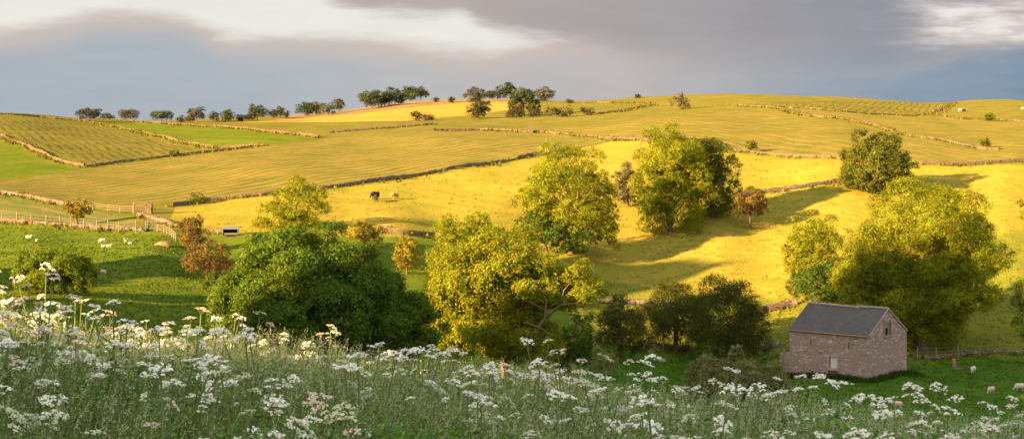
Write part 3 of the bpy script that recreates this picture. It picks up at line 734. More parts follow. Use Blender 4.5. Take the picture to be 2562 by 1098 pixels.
def build_barn():
    L, W, HE, HR, base = 9.56, 7.37, 4.62, 7.16, -0.8
    c = atdepth(2173, 142.5)
    root = empty('stone_barn', (c.x, c.y, -20.1), -math.radians(46))
    tag(root, 'grey stone field barn with slate roof and a small gable hatch', 'barn')
    bm = bmesh.new()
    hole_f = [(-4.62,.95),(-3.72,.95),(-3.72,2.15),(-4.62,2.15)]
    low_f = [(-4.70,-.1),(-3.62,-.1),(-3.62,.72),(-4.70,.72)]
    def rect(x, z, w, h): return [(x, z), (x + w, z), (x + w, z + h), (x, z + h)]
    slits = [rect(-6.95, 3.15, .10, .62), rect(-2.35, 3.0, .10, .62), rect(-5.75, 2.3, .17, .22), rect(-1.2, 2.35, .12, .14), rect(-4.3, 3.9, .14, .12), rect(-1.7,4.1,.12,.12)]
    fill_wall(bm, [(-L, base), (0, base), (0, HE), (-L, HE)], [hole_f, low_f] + slits, lambda x, z: (x, 0, z), Vector((0, .5, 0)))
    g = [(3.05,4.45),(4.15,4.45),(4.15,5.75),(3.05,5.75)]
    fill_wall(bm, [(0, base), (W, base), (W, HE), (W / 2, HR), (0, HE)], [g], lambda y, z: (0, y, z), Vector((-.5, 0, 0)))
    fill_wall(bm, [(0, base), (W, base), (W, HE), (W / 2, HR), (0, HE)], [], lambda y, z: (-L, y, z), Vector((.5, 0, 0)))
    fill_wall(bm, [(-L, base), (0, base), (0, HE), (-L, HE)], [], lambda x, z: (x, W, z), Vector((0, -.5, 0)))
    bmesh.ops.remove_doubles(bm, verts=bm.verts, dist=.001); bmesh.ops.recalc_face_normals(bm, faces=bm.faces)
    me = bpy.data.meshes.new('wall'); bm.to_mesh(me); bm.free()
    link('wall', me, root, [M['barn']])
    # near-black box filling the inside: shade of the openings painted as colour
    mb = MB(); mb.box((-L/2, W/2, 2.0), (L - 1.02, W - 1.02, 4.9)); mb.build('dark_box', M['darkvoid'], root)
    # roof
    mb = MB()
    ov, th = .16, .10
    for s in (0, 1):
        y0, y1 = (-ov, W / 2) if s == 0 else (W + ov, W / 2)
        sl = (HR - HE) / (W / 2); z0 = HE - ov * sl + .06; z1 = HR + .06
        nx = 14; V = []; r3 = np.random.default_rng(5 + s)
        sag = lambda t: -.10 * math.sin(math.pi * t) ** 2 * 1.0
        ny = 6
        for i in range(nx + 1):
            for j in range(ny + 1):
                t = i / nx; k = j / ny
                V.append((-L - .12 + (L + .20) * t, y0 + (y1 - y0) * k, z0 + (z1 - z0) * k + sag(t) * k * .9 + r3.normal(0, .012)))
        n1 = len(V); V = V + [(a, b_, c_ - th) for a, b_, c_ in V]
        fs = []
        for i in range(nx):
            for j in range(ny):
                q = (i*(ny+1)+j, (i+1)*(ny+1)+j, (i+1)*(ny+1)+j+1, i*(ny+1)+j+1)
                fs.append(q); fs.append(tuple(n1 + k for k in q[::-1]))
        for i in range(nx): fs.append((i*(ny+1), (i+1)*(ny+1), n1+(i+1)*(ny+1), n1+i*(ny+1)))
        for j in range(ny):
            fs.append((j, j+1, n1+j+1, n1+j)); e = nx*(ny+1); fs.append((e+j, e+j+1, n1+e+j+1, n1+e+j))
        mb.add(V, fs)
    roof = mb.build('roof', M['slate'], root)
    mb = MB(); r3 = np.random.default_rng(9)
    n = 17
    for i in range(n):
        t = (i + .5) / n
        x = -L - .1 + (L + .18) * t
        mb.box((x, W/2, HR + .09 - .09 * math.sin(math.pi * t) ** 2 + r3.normal(0, .012)), (.53, .30, .14), top=.8)
    mb.build('ridge_stones', M['quoin'], roof)
    mb = MB()
    sl = (HR - HE) / (W / 2)
    for s in (0, 1):   # pale verge mortar along the gable slopes
        for i in range(9):
            t0 = (i + .5) / 9
            y = (W / 2) * t0 if s == 0 else W - (W / 2) * t0
            mb.box((.085, y, HE + sl * (W/2) * t0 + .0), (.07, .44, .13), tilt=Matrix.Rotation(math.atan(sl) * (1 if s == 0 else -1), 4, 'X'))
    mb.build('verge_stones', M['quoin'], roof)
    mb = MB(); mb.tube([(-L - .1, -.20, HE - .08), (.06, -.20, HE - .08)], .055, 8); mb.build('eaves_board', mat_simple('rusty_gutter', (.34,.17,.08), .8, .3, 3.0), root)
    # quoins
    mb = MB()
    for k in range(14):
        z = -.5 + k * .36; a = .55 if k % 2 else .32
        mb.box((-a/2 + .006, .17 - .006, z + .17), (a, .36, .33)); 
    for k in range(14):
        z = -.5 + k * .36; a = .32 if k % 2 else .55
        mb.box((-.15 + .004, a/2 + .37 if False else a/2, z + .17), (.31, a - .02, .30)) if False else None
    mb.build('quoins', M['barn'], root)
    # front window
    w = MB(); w.box((-4.17, -.0, 2.26), (1.25, .14, .22)); w.box((-4.75, -.0, 1.5), (.24, .12, 1.28)); w.box((-3.6, -.0, 1.5), (.22, .12, 1.28)); w.box((-4.17, -.02, .84), (1.3, .2, .18))
    fr = w.build('window', M['quoin'], root)
    p = MB(); p.box((-4.13, .11, 1.55), (.80, .06, 1.16)); p.build('shutter', M['pane'], fr)
    d = MB(); d.box((-4.16, .14, .30), (1.04, .06, .84)); d.build('door', M['redpaint'], root)
    # gable hatch
    w = MB(); w.box((.01, 3.6, 5.86), (.16, 1.5, .20)); w.box((.01, 2.95, 5.1), (.12, .20, 1.30)); w.box((.01, 4.25, 5.1), (.12, .20, 1.30)); w.box((.03, 3.6, 4.34), (.22, 1.5, .18))
    fr = w.build('hatch', M['wood'], root)
    p = MB(); p.box((-.14, 3.6, 5.46), (.05, 1.06, .56)); p.box((-.14, 4.0, 4.8), (.05, .28, .70)); p.build('shutter', M['wood'], fr)
    # broken outshot against the far end wall
    ob = MB()
    ox = -L
    rgb = np.random.default_rng(3)
    V = []; fs = []
    nx = 6
    for i in range(nx + 1):
        t = i / nx; x = ox - 1.7 * t; h = 3.9 - 2.2 * t ** .7 + rgb.normal(0, .08) if i > 0 else 3.9
        h = max(h if i < 3 else 1.9 + rgb.normal(0, .1), 1.6)
        for y in (1.1, 1.6): V += [(x, y, -1.2), (x, y, h)]
    for i in range(nx):
        a = i * 4; b_ = a + 4
        fs += [(a, b_, b_+1, a+1), (a+2, a+3, b_+3, b_+2), (a+1, b_+1, b_+3, a+3)]
    fs.append((nx*4, nx*4+2, nx*4+3, nx*4+1))
    ob.add(V, fs)
    ob.box((ox - 1.75, 2.7, .3), (.5, 3.2, 3.0))
    o = ob.build('outshot', M['barn'], root)
    t = MB(); t.tube([(ox - 1.6, 1.35, 1.9), (ox + .02, 1.35, 3.9)], .08, 5); t.build('rafter', M['postwood'], o)
    return root
build_barn()

# ---------------------------------------------------------------- fences, gates, pen, feeder
def fence(name, label, P, h=1.15, wires=3, rp=.06, lean=.05, braces=(), mat='postwood', sink=.3, rails=None):
    root = empty(name, P[0])
    tag(root, label, 'fence')
    o = Vector(P[0]); r4 = random.Random(len(P) * 7)
    tops = []
    for i, q in enumerate(P):
        q = Vector(q) - o
        hh = h * r4.uniform(.9, 1.12)
        a, b2 = r4.uniform(-lean, lean), r4.uniform(-lean, lean)
        mb = MB(); mb.tube([(q.x, q.y, q.z - sink), (q.x + a * .6, q.y, q.z + hh * .6), (q.x + a, q.y + b2, q.z + hh)], [rp, rp, rp * .9], 6)
        post = mb.build('post', M[mat], root)
        if i in braces:
            mb = MB()
            for s in (-1, 1): mb.tube([(q.x + s * 1.3, q.y - .1, q.z + .05), (q.x, q.y, q.z + hh * .7)], rp * .7, 5)
            mb.build('brace', M[mat], post)
        tops.append(q)
    for k in range(wires):
        f = (k + 1) / (wires + .3)
        pts_ = []
        for i, q in enumerate(tops):
            pts_.append((q.x, q.y - rp, q.z + h * f * .95))
        mb = MB(); mb.tube(pts_, .012 if rails is None else rails, 4); mb.build('wire' if rails is None else 'rail', M['wire'] if rails is None else M[mat], root)
    return root
def fpts(pp, step):
    P = [hit(*q) for q in pp]; out = []
    for a, b2 in zip(P[:-1], P[1:]):
        n = max(1, round((b2 - a).to_2d().length / step))
        out += [a.lerp(b2, i / n) for i in range(n)]
    out.append(P[-1])
    return [Vector((q.x, q.y, onground(q.x, q.y))) for q in out]
fence('post_fence', 'long post and wire fence with pale posts along the top of the sheep pasture', fpts([(-40,552),(5,556),(42,556),(78,560),(115,563),(150,566),(178,570),(210,571),(242,575),(298,580),(340,580),(366,578)], 3.0), 1.45, 3, .085)
fence('post_fence', 'braced post fence in front of the stone wall under the middle hawthorn', fpts([(1583,888),(1622,878),(1660,877),(1702,877)], 2.6), 1.35, 3, .07, braces=(1,2))
fence('post_fence', 'thin post fence leading to the back of the barn', fpts([(1866,874),(1918,874),(1955,872)], 2.4), 1.45, 3, .06)
fence('post_fence', 'post fence along the pasture edge beneath the massive tree behind the barn', fpts([(2296,897),(2342,895),(2398,893),(2452,890),(2520,886),(2600,882)], 2.6), 1.35, 3, .055)
fence('rail_fence', 'white railed cattle pen fence above the tumbled wall', fpts([(232,525),(270,529),(300,532),(332,533)], 2.6), 1.1, 3, .055, .01, (), 'white_rail', .3, .035)
def gate(label, a, b2, h, mat, diag=True):
    A = hit(*a); B = hit(*b2)
    root = empty('field_gate', A); tag(root, label, 'gate', 'gates of the sheep pasture and pen')
    d = B - A
    mb = MB()
    for k in range(5):
        f = (.14, .34, .52, .74, 1.0)[k]
        mb.tube([(0, 0, h * f), (d.x, d.y, d.z + h * f)], .035, 5)
    mb.tube([(0,0,h*.1),(0,0,h*1.02)], .04, 5); mb.tube([(d.x,d.y,d.z+h*.1),(d.x,d.y,d.z+h*1.02)], .04, 5)
    mb.build('bars', M[mat], root)
    if diag:
        mb = MB(); mb.tube([(0, -.05, h*.14), (d.x/2, d.y/2-.05, d.z/2 + h), (d.x, d.y-.05, d.z + h*.14)], .03, 5); mb.build('brace', M[mat], root)
    for s in (0, 1):
        q = d * s
        mb = MB(); mb.tube([(q.x, q.y + .12, q.z - .3), (q.x, q.y + .12, q.z + h * 1.2)], .10, 6); mb.build('gate_post', M['postwood'], root)
    return root
gate('metal field gate with crossed brace at the end of the long post fence', (369,577), (393,579), 1.25, 'galv')
gate('pale barred gate closing the cattle pen by the stone pillar', (334,535), (366,534), 1.5, 'white_rail', False)
fence('rail_fence', 'low wooden rail fence curving down from the pasture gate', fpts([(394,580),(410,583),(425,590),(440,602)], 1.9), 1.1, 3, .07, .02, (), 'postwood', .3, .035)
mb = MB(); p0 = hit(373,535)
for k in range(7): mb.box((random.uniform(-.05,.05), 0, .12 + k * .24), (random.uniform(.85,1.05), .8, .25), random.uniform(-.1,.1))
o = mb.build('gate_pillar', M['wallstone']); o.location = p0; tag(o, 'square stone pillar at the end of the pale barred pen gate', 'pillar')
mb = MB(); p0 = hit(1328,333)
for k in range(8): mb.box((random.uniform(-.05,.05), 0, .12 + k * .26), (random.uniform(1.3,1.5), 1.2, .27), random.uniform(-.1,.1))
o = mb.build('gate_pillar', M['wallstone']); o.location = p0; tag(o, 'square stone pillar at the wall end above the mown field', 'pillar')
# feeder with a blue tin roof
p0 = hit(577, 591)
root = empty('livestock_feeder', p0, .1); root.scale = (.85, .85, .85); tag(root, 'small livestock feeder with a pale blue tin roof by the wall stub', 'feeder')
mb = MB(); V = [(-1.25,-.75,1.12),(1.25,-.75,1.12),(1.25,.75,1.42),(-1.25,.75,1.42)]; mb.add(V + [(a,b_,c_+.05) for a,b_,c_ in V], [(0,3,2,1),(4,5,6,7),(0,1,5,4),(1,2,6,5),(2,3,7,6),(3,0,4,7)]); mb.build('roof', M['bluetin'], root)
mb = MB(); mb.box((0,.68,.7),(2.2,.04,1.2)); mb.box((-1.1,0,.65),(.04,1.3,1.05)); mb.build('panel', M['darkvoid'], root)
for x in (-1.15,1.15):
    for y in (-.65,.65):
        mb = MB(); mb.box((x,y,.55 if y<0 else .65),(.07,.07,1.14 if y<0 else 1.32)); mb.build('leg', M['galv'], root)
mb = MB(); mb.box((0,-.2,.4),(2.0,.7,.3),top=1.1); mb.build('trough', M['galv'], root)
# leaning stump
p0 = hit(2389, 926)
mb = MB(); mb.tube([(0,0,-.3),(-.05,0,.5),(-.12,0,1.1),(-.16,0,1.28)], [.24,.21,.2,.17], 9); mb.box((.5,.1,.2),(1.0,.12,.12),.3)
o = mb.build('tree_stump', M['postwood'], None, True); o.location = p0; tag(o, 'thick leaning wooden stump standing in the barn pasture', 'stump')
# earth mound
p0 = hit(408, 614)
mb = MB(); rgm = np.random.default_rng(4)
for ring, (rd, zz) in enumerate(((.9,-.1),(.7,.28),(.35,.46),(.02,.52))): mb.v.append(np.array([((rd+rgm.normal(0,.06))*math.cos(a)*1.3,(rd+rgm.normal(0,.05))*math.sin(a),zz+rgm.normal(0,.03)) for a in np.linspace(0,2*math.pi,11)[:-1]])); mb.n += 10
for i in range(3):
    for j in range(10): mb.f.append([i*10+j, i*10+(j+1)%10, (i+1)*10+(j+1)%10, (i+1)*10+j]); mb.m.append(0)
o = mb.build('earth_mound', M['earth'], None, True); o.location = p0; tag(o, 'small reddish earth mound in the sheep pasture below the gate', 'mound')

# ---------------------------------------------------------------- animals
def blob(name, ells, tubes, mats, split, vox=.035):
    """one continuous body: soft volumes fused into a single skin"""
    bm = bmesh.new()
    for c, r, rot in ells:
        m = Matrix.Translation(c) @ Matrix.Rotation(rot, 4, 'Y') @ Matrix.Diagonal((r[0], r[1], r[2], 1))
        bmesh.ops.create_icosphere(bm, subdivisions=3, radius=1.0, matrix=m)
    me = bpy.data.meshes.new('t'); bm.to_mesh(me); bm.free()
    mb = MB()
    for p, r in tubes: mb.tube(p, r, 7)
    if tubes:
        m2 = mb.mesh('t2'); bm = bmesh.new(); bm.from_mesh(me); bm.from_mesh(m2); bm.to_mesh(me); bm.free(); bpy.data.meshes.remove(m2)
    o = bpy.data.objects.new('t', me); COL.objects.link(o)
    md = o.modifiers.new('r', 'REMESH'); md.mode = 'VOXEL'; md.voxel_size = vox
    ms = o.modifiers.new('s', 'SMOOTH'); ms.iterations = 3
    dg = bpy.context.evaluated_depsgraph_get(); dg.update()
    res = bpy.data.meshes.new_from_object(o.evaluated_get(dg)); res.name = name
    bpy.data.objects.remove(o); bpy.data.meshes.remove(me)
    for m in mats: res.materials.append(m)
    n = len(res.polygons); ce = np.empty(n * 3); res.polygons.foreach_get('center', ce); ce = ce.reshape(-1, 3)
    res.polygons.foreach_set('material_index', split(ce).astype(np.int32)); res.polygons.foreach_set('use_smooth', np.ones(n, bool))
    res.update()
    return res
def legs4(xf, xb, yw, top, r, foot=0.0, knee=.03):
    t = []
    for y in (-yw, yw):
        t.append(([(xf, y, top), (xf + .01, y, top * .52), (xf - .01, y, top * .28), (xf + .01, y, foot), (xf + .04, y, foot)], [r * 1.5, r, r * .8, r * .75, r * .8]))
        t.append(([(xb, y, top), (xb + .07 , y, top * .66), (xb - knee - .03, y, top * .36), (xb - .01, y, foot), (xb + .03, y, foot)], [r * 1.9, r * 1.25, r * .85, r * .75, r * .8]))
    return t
WS, FS = M['wool'], M['sheepface']
def sheep_graze(mw, mf): return blob('sheep', [((0,0,.56),(.46,.24,.25),0),((.25,0,.58),(.24,.22,.24),0),((-.28,0,.58),(.24,.23,.24),0),((.47,0,.46),(.15,.12,.14),.7),((.60,0,.24),(.15,.075,.085),1.0),((.57,.10,.34),(.03,.08,.03),0),((.57,-.10,.34),(.03,.08,.03),0),((-.50,0,.55),(.06,.05,.13),0)],
    legs4(.27,-.30,.12,.42,.042), [mw, mf], lambda c: (c[:,2] < .30) | ((c[:,0] > .52)))
def sheep_stand(mw, mf): return blob('sheep', [((0,0,.58),(.46,.24,.25),0),((.22,0,.60),(.24,.22,.24),0),((-.28,0,.59),(.24,.23,.24),0),((.45,0,.72),(.15,.12,.18),-.6),((.60,0,.86),(.16,.075,.09),.35),((.50,.11,.91),(.03,.08,.03),0),((.50,-.11,.91),(.03,.08,.03),0),((-.50,0,.56),(.06,.05,.13),0)],
    legs4(.27,-.30,.12,.44,.042), [mw, mf], lambda c: (c[:,2] < .32) | ((c[:,0] > .54)))
def sheep_lie(mw, mf): return blob('sheep', [((0,0,.24),(.48,.29,.25),0),((.25,0,.27),(.25,.24,.24),0),((-.25,0,.26),(.25,.26,.24),0),((.45,0,.42),(.14,.12,.16),-.6),((.60,0,.52),(.15,.075,.085),.3),((.50,.11,.57),(.03,.08,.03),0),((.50,-.11,.57),(.03,.08,.03),0)],
    [([(.25,-.26,.08),(.45,-.28,.05),(.55,-.26,.04)],[.06,.045,.04]),([(.25,.26,.08),(.45,.28,.05),(.55,.26,.04)],[.06,.045,.04]),([(-.3,-.28,.1),(-.1,-.32,.05),(.02,-.3,.04)],[.09,.06,.04])], [mw, mf], lambda c: (c[:,0] > .53))
SG, SS, SL = sheep_graze(WS, FS), sheep_stand(WS, FS), sheep_lie(WS, FS)
SGp, SSp = sheep_graze(M['woolpink'], FS), sheep_stand(M['woolpink'], FS)
SLd = sheep_lie(M['woolpink'], M['darkface'])
GA = 'sheep and lambs on the pastures'
def put(name, me, label, cat, group, px, py, rz, sc=1.0, D=None):
    o = link(name, me)
    o.location = hit(px, py) if D is None else atdepth(px, D)
    if px < 400: sc *= .8
    o.rotation_euler = (0, 0, math.radians(rz)); o.scale = (sc, sc, sc)
    tag(o, label, cat, group); return o
put('sheep', SL, 'white sheep lying in the pasture near the left edge below the post fence', 'sheep', GA, 72, 596, 10, 1.0)
put('sheep', SL, 'small white lamb lying just right of the sheep near the left edge', 'lamb', GA, 92, 603, -60, .6)
put('sheep', SG, 'white sheep grazing at the back of the trio beyond the big rounded bush', 'sheep', GA, 256, 609, 210, 1.0)
put('sheep', SL, 'lamb at the front left of the trio beyond the big rounded bush', 'lamb', GA, 259, 618, 150, .7)
put('sheep', SL, 'sheep lying at the front right of the trio beyond the big rounded bush', 'sheep', GA, 272, 618, 20, .85)
put('sheep', SS, 'standing sheep with a lamb on the right of the pasture flock', 'sheep', GA, 316, 608, 250, .95)
put('sheep', SL, 'lamb lying beside the standing sheep on the right of the pasture flock', 'lamb', GA, 325, 611, 30, .6)
put('sheep', SGp, 'lone pinkish sheep grazing in deep shade right of the big rounded bush', 'sheep', GA, 258, 687, -25, .8)
put('sheep', SLd, 'pink marked sheep with dark face resting in the barn pasture', 'sheep', GA, 1650, 904, 235, .95)
put('sheep', SL, 'white lamb pressed against the pink marked sheep in the barn pasture', 'lamb', GA, 1661, 905, 280, .6)
put('sheep', SG, 'woolly sheep grazing beside the leaning stump right of the barn', 'sheep', GA, 2435, 934, 235, 1.0)
put('sheep', SGp, 'pink marked sheep grazing in front toward the lower right corner', 'sheep', GA, 2480, 985, 215, .9)
put('sheep', SG, 'pale sheep grazing at the right edge of the barn pasture', 'sheep', GA, 2551, 978, 180, .95)
put('sheep', SSp, 'pinkish sheep half hidden behind the meadow grass below the barn', 'sheep', GA, 2245, 1024, 190, .9)
def cow(mat, graze=True):
    hd = [((.95,0,.95),(.34,.17,.26),.75),((1.22,0,.52),(.30,.14,.15),1.05),((1.06,.22,.72),(.05,.14,.06),0),((1.06,-.22,.72),(.05,.14,.06),0)] if graze else [((.95,0,1.28),(.36,.17,.28),-.3),((1.32,0,1.42),(.30,.14,.16),.35),((1.15,.24,1.5),(.05,.14,.05),0),((1.15,-.24,1.5),(.05,.14,.05),0)]
    return blob('cow', [((0,0,1.02),(.92,.36,.40),0),((.5,0,1.06),(.42,.36,.44),0),((-.55,0,1.08),(.42,.37,.40),0)] + hd,
        legs4(.52,-.66,.22,.80,.085,0,.05) + [([(-.96,0,1.3),(-1.04,0,1.0),(-1.02,0,.55)],[.05,.04,.06])], [mat], lambda c: c[:,0] * 0, .06)
CB = cow(M['cowbrown']); CC = cow(M['cowcream']); CW = cow(M['cowwhite'], False)
GC = 'cattle on the yellow pasture'
put('cow', CB, 'dark brown cow at the back of the overlapping pair on the yellow pasture', 'cow', GC, 939, 499, 228, .9)
put('cow', CB, 'dark brown cow facing the viewer at the front of the overlapping pair', 'cow', GC, 941, 505, 278, .85)
put('cow', CC, 'cream cow grazing right of the dark pair on the yellow pasture', 'cow', GC, 988, 499, 225, .8)
GF = 'distant cattle near the skyline'
put('cow', CW, 'white cow of the pair on the far upper pasture right of the hay rows', 'cow', GF, 2402, 280, 15, .8)
put('cow', CB, 'dark cow close beside the white one on the far upper pasture', 'cow', GF, 2411, 281, 30, .8)
put('cow', CW, 'white cow at the right edge just below the skyline', 'cow', GF, 2559, 276, 20, .8)
put('cow', CW, 'white cow standing on the skyline beside the tiny dark bush', 'cow', GF, 451, 304, 20, .7)

# ---------------------------------------------------------------- rough grass on the slopes (uncountable)
def tufts(name, X, Y, col, hgt, wid, per, seed, mat, lean=.45, spread=.25):
    rg = np.random.default_rng(seed)
    n = len(X) * per
    hs = np.repeat(hgt, per) * rg.uniform(.5, 1.2, n); ws = np.repeat(wid, per) * rg.uniform(.6, 1.3, n)
    sp = np.repeat(wid, per) * (spread / .25)
    bx = np.repeat(X, per) + rg.normal(0, 1, n) * sp; by = np.repeat(Y, per) + rg.normal(0, 1, n) * sp
    bz = ground(bx, by) - .03
    th = rg.uniform(0, math.pi, n)
    dx, dy = np.cos(th) * ws / 2, np.sin(th) * ws / 2
    lx, ly = rg.normal(0, lean, n) * hs, rg.normal(0, lean, n) * hs
    A = np.stack([bx - dx, by - dy, bz], 1); B = np.stack([bx + dx, by + dy, bz], 1); T = np.stack([bx + lx, by + ly, bz + hs], 1)
    V = np.stack([A, B, T], 1).reshape(-1, 3)
    t = np.repeat(col, per, 0) * rg.normal(1, .22, (n, 1)).clip(.4, 1.7)
    me = qmesh(name, V, np.arange(n * 3).reshape(-1, 3), {'tint': np.repeat(t, 3, 0)})
    return tag(link(name, me, None, [mat]), kind='stuff')
rg = np.random.default_rng(55)
# pasture tussocks
X, Y = [], []
for poly, num in (([(0,562),(430,590),(520,640),(540,840),(0,840)], 4200), ([(1440,690),(1900,700),(2540,560),(2562,880),(2300,890),(1960,865),(1440,865)], 2600), ([(440,520),(1390,390),(2100,405),(2562,420),(2562,570),(2100,700),(1480,690),(1080,600),(560,590)], 2000), ([(1440,880),(2562,890),(2562,1030),(1440,990)], 2600)):
    poly_px = np.array(poly); lo, hi = poly_px.min(0), poly_px.max(0)
    k = rg.uniform(lo, hi, (num * 3, 2)); k = k[inpoly(k[:, 0], k[:, 1], poly)][:num]
    Dg = np.exp(np.linspace(math.log(90), math.log(480), 260))
    u = (k[:, 0] - CX) / F; v = (HY - k[:, 1]) / F
    ub = np.linspace(u.min(), u.max(), 60); VT = ground(ub[:, None] * Dg[None], np.broadcast_to(Dg, (60, 260))) / Dg
    for a, b2 in zip(u, v):
        row = VT[min(59, int((a - ub[0]) / (ub[1] - ub[0] + 1e-9) + .5))]; h_ = np.nonzero(row >= b2)[0]
        if len(h_): d = Dg[h_[0]] * (1 + rg.normal(0, .004)); X.append(a * d); Y.append(d)
X, Y = np.array(X), np.array(Y)
fc = fieldinfo(X, Y, ground(X, Y))[0]
dd = Y / 200
pas = (fc[:, 0] < .08)[:, None]; big = np.where(pas[:, 0], 1.25, 1.0)
tufts('pasture_grass', X, Y, fc * np.where(pas, np.array([[1.25, 1.30, 1.0]]), 1.0), (.12 + .10 * rg.random(len(X))) * np.sqrt(dd) * big, (.22 + .2 * rg.random(len(X))) * np.sqrt(dd), 5, 61, M['roughgrass'])
# rank grass, nettles and rushes along the foot of the walls
X, Y, S = [], [], []
for P in WP:
    for _ in range(int(len(P) * 1.6)):
        q = P[rg.integers(len(P))]; X.append(q[0] + rg.normal(0, .9)); Y.append(q[1] - abs(rg.normal(.5, .8)) * (1 if rg.random() < .8 else -1)); S.append(math.sqrt(max(1, q[1] / 250)))
X, Y, S = np.array(X), np.array(Y), np.array(S)
cl = np.where(rg.random((len(X), 1)) < .25, np.array([[.17,.11,.03]]), np.array([[.11,.115,.016]]))
tufts('rank_grass', X, Y, cl, (.35 + .35 * rg.random(len(X))) * S, (.35 + .25 * rg.random(len(X))) * S, 4, 62, M['roughgrass'])
# nettles round the barn
X, Y = [], []
bc = atdepth(2173, 142.5); ca, sa = math.cos(-math.radians(46)), math.sin(-math.radians(46))
for _ in range(900):
    if rg.random() < .6: lx, ly = rg.uniform(-11.5, .3), -abs(rg.normal(.35, .35))
    else: lx, ly = abs(rg.normal(.35, .35)), rg.uniform(-.3, 9)
    X.append(bc.x + lx * ca - ly * sa); Y.append(bc.y + lx * sa + ly * ca)
X, Y = np.array(X), np.array(Y)
tufts('nettles', X, Y, np.tile([.045,.085,.012], (len(X), 1)), .25 + .35 * rg.random(len(X)), .16 + .12 * rg.random(len(X)), 5, 63, M['roughgrass'])

# ---------------------------------------------------------------- the flowering meadow
def meadow_pts(n, seed, d0=3.6, d1=15.5, pw=1.0, um=.43):
    rg = np.random.default_rng(seed)
    D = np.sqrt(d0**2 + (d1**2 - d0**2) * rg.random(n) ** pw)
    return rg.uniform(-um, um, n) * D, D
def blades(name, n, seed, h0, h1, w, cols, pw=1.0, d1=15.5, lean=.28, wind=.12):
    rg = np.random.default_rng(seed)
    X, Y = meadow_pts(n, seed, d1=d1, pw=pw)
    patch = .5 + .5 * np.sin(X * 1.7 + 1.1 * np.sin(Y * 1.1)) * np.sin(Y * .9 + X * .5 + seed)
    h = rg.uniform(h0, h1, n) * (.78 + .34 * patch); wv = w * rg.uniform(.6, 1.5, n)
    az = rg.uniform(0, 2 * math.pi, n); ln = np.abs(rg.normal(lean, lean * .5, n)) * h
    lx, ly = np.cos(az) * ln + wind * h, np.sin(az) * ln
    th = rg.uniform(0, math.pi, n); dx, dy = np.cos(th), np.sin(th)
    z0 = ground(X, Y)
    V = np.zeros((n, 7, 3))
    for k, (t, wf) in enumerate(((0, 1), (.4, .9), (.75, .6))):
        cx = X + lx * t ** 2; cy = Y + ly * t ** 2; cz = z0 + h * (t - .12 * t ** 3)
        V[:, 2*k] = np.stack([cx - dx * wv * wf, cy - dy * wv * wf, cz], 1); V[:, 2*k+1] = np.stack([cx + dx * wv * wf, cy + dy * wv * wf, cz], 1)
    V[:, 6] = np.stack([X + lx, Y + ly, z0 + h * .88], 1)
    b = np.arange(n)[:, None] * 7
    q = np.concatenate([b + np.array([0, 1, 3, 2]), b + np.array([2, 3, 5, 4])]); tr = b + np.array([4, 5, 6])
    cols = np.array(cols); ci = rg.choice(len(cols), n)
    t = cols[ci] * rg.normal(1, .22, (n, 1)).clip(.4, 1.8)
    me = qmesh(name, V.reshape(-1, 3), [q, tr], {'tint': np.repeat(t, 7, 0)})
    return tag(link(name, me, None, [M['grass']]), kind='stuff')
blades('meadow_grass', 100000, 71, .34, .74, .0046, [(.155,.285,.050),(.20,.32,.062),(.115,.235,.042),(.27,.32,.095),(.14,.25,.05),(.42,.37,.21)])
def seedheads(name, n, seed):
    rg = np.random.default_rng(seed)
    X, Y = meadow_pts(n, seed, pw=.8)
    patch = .5 + .5 * np.sin(X * .9 + 1.6 * np.sin(Y * .7 + 1)) * np.sin(Y * 1.3 - X * .4)
    keep = rg.random(n) < .35 + .65 * patch; X, Y, patch = X[keep], Y[keep], patch[keep]; n = len(X)
    h = rg.uniform(.55, .82, n) * (.9 + .16 * patch)
    az = rg.uniform(0, 2 * math.pi, n); ln = np.abs(rg.normal(.14, .1, n)) * h
    lx, ly = np.cos(az) * ln + .16 * h, np.sin(az) * ln
    z0 = ground(X, Y); w = .0016
    B = np.stack([X, Y, z0], 1); T = np.stack([X + lx, Y + ly, z0 + h], 1); Mi = B * .45 + T * .55 - np.stack([lx, ly, 0 * lx], 1) * .2
    px_ = np.array([w, 0, 0])
    V = [B - px_, B + px_, Mi + px_, Mi - px_, T]
    St = np.stack(V, 1)
    # panicle: small drooping spikelets around the stem tip
    K = 9
    ax = unit(T - Mi)
    f = rg.uniform(0, 1, (n, K)); L = rg.uniform(.09, .17, (n, 1))
    base = T[:, None] - ax[:, None] * (f * L)[..., None]
    dr = unit(rg.normal(0, 1, (n, K, 3)) + ax[:, None] * 1.3 + np.array([.35, 0, -.1]))
    s = rg.uniform(.014, .030, (n, K, 1)) * (1.15 - .7 * (1 - f))[..., None]
    sd = unit(np.cross(dr, rg.normal(0, 1, (n, K, 3)))) * rg.uniform(.0012, .0022, (n, K, 1))
    tri = np.stack([base, base + dr * s * .5 + sd, base + dr * s, base + dr * s * .5 - sd], 2)
    c1 = np.array([(.48,.54,.35),(.42,.50,.27),(.54,.48,.36),(.36,.47,.20)])
    tc = c1[rg.choice(4, n)] * rg.normal(1, .15, (n, 1)).clip(.5, 1.5)
    sc_ = np.array([.14,.16,.06]) * rg.normal(1, .15, (n, 1))
    V = np.concatenate([St.reshape(-1, 3), tri.reshape(-1, 3)])
    b = np.arange(n)[:, None] * 5
    q = np.concatenate([b + np.array([0, 1, 2, 3]), n * 5 + np.arange(n * K)[:, None] * 4 + np.array([0, 1, 2, 3])]); tr = b + np.array([3, 2, 4])
    t = np.concatenate([np.repeat(sc_, 5, 0), np.repeat(tc, K * 4, 0)])
    me = qmesh(name, V, [q, tr], {'tint': t})
    return tag(link(name, me, None, [M['grass']]), kind='stuff')
seedheads('grass_seedheads', 24000, 72)
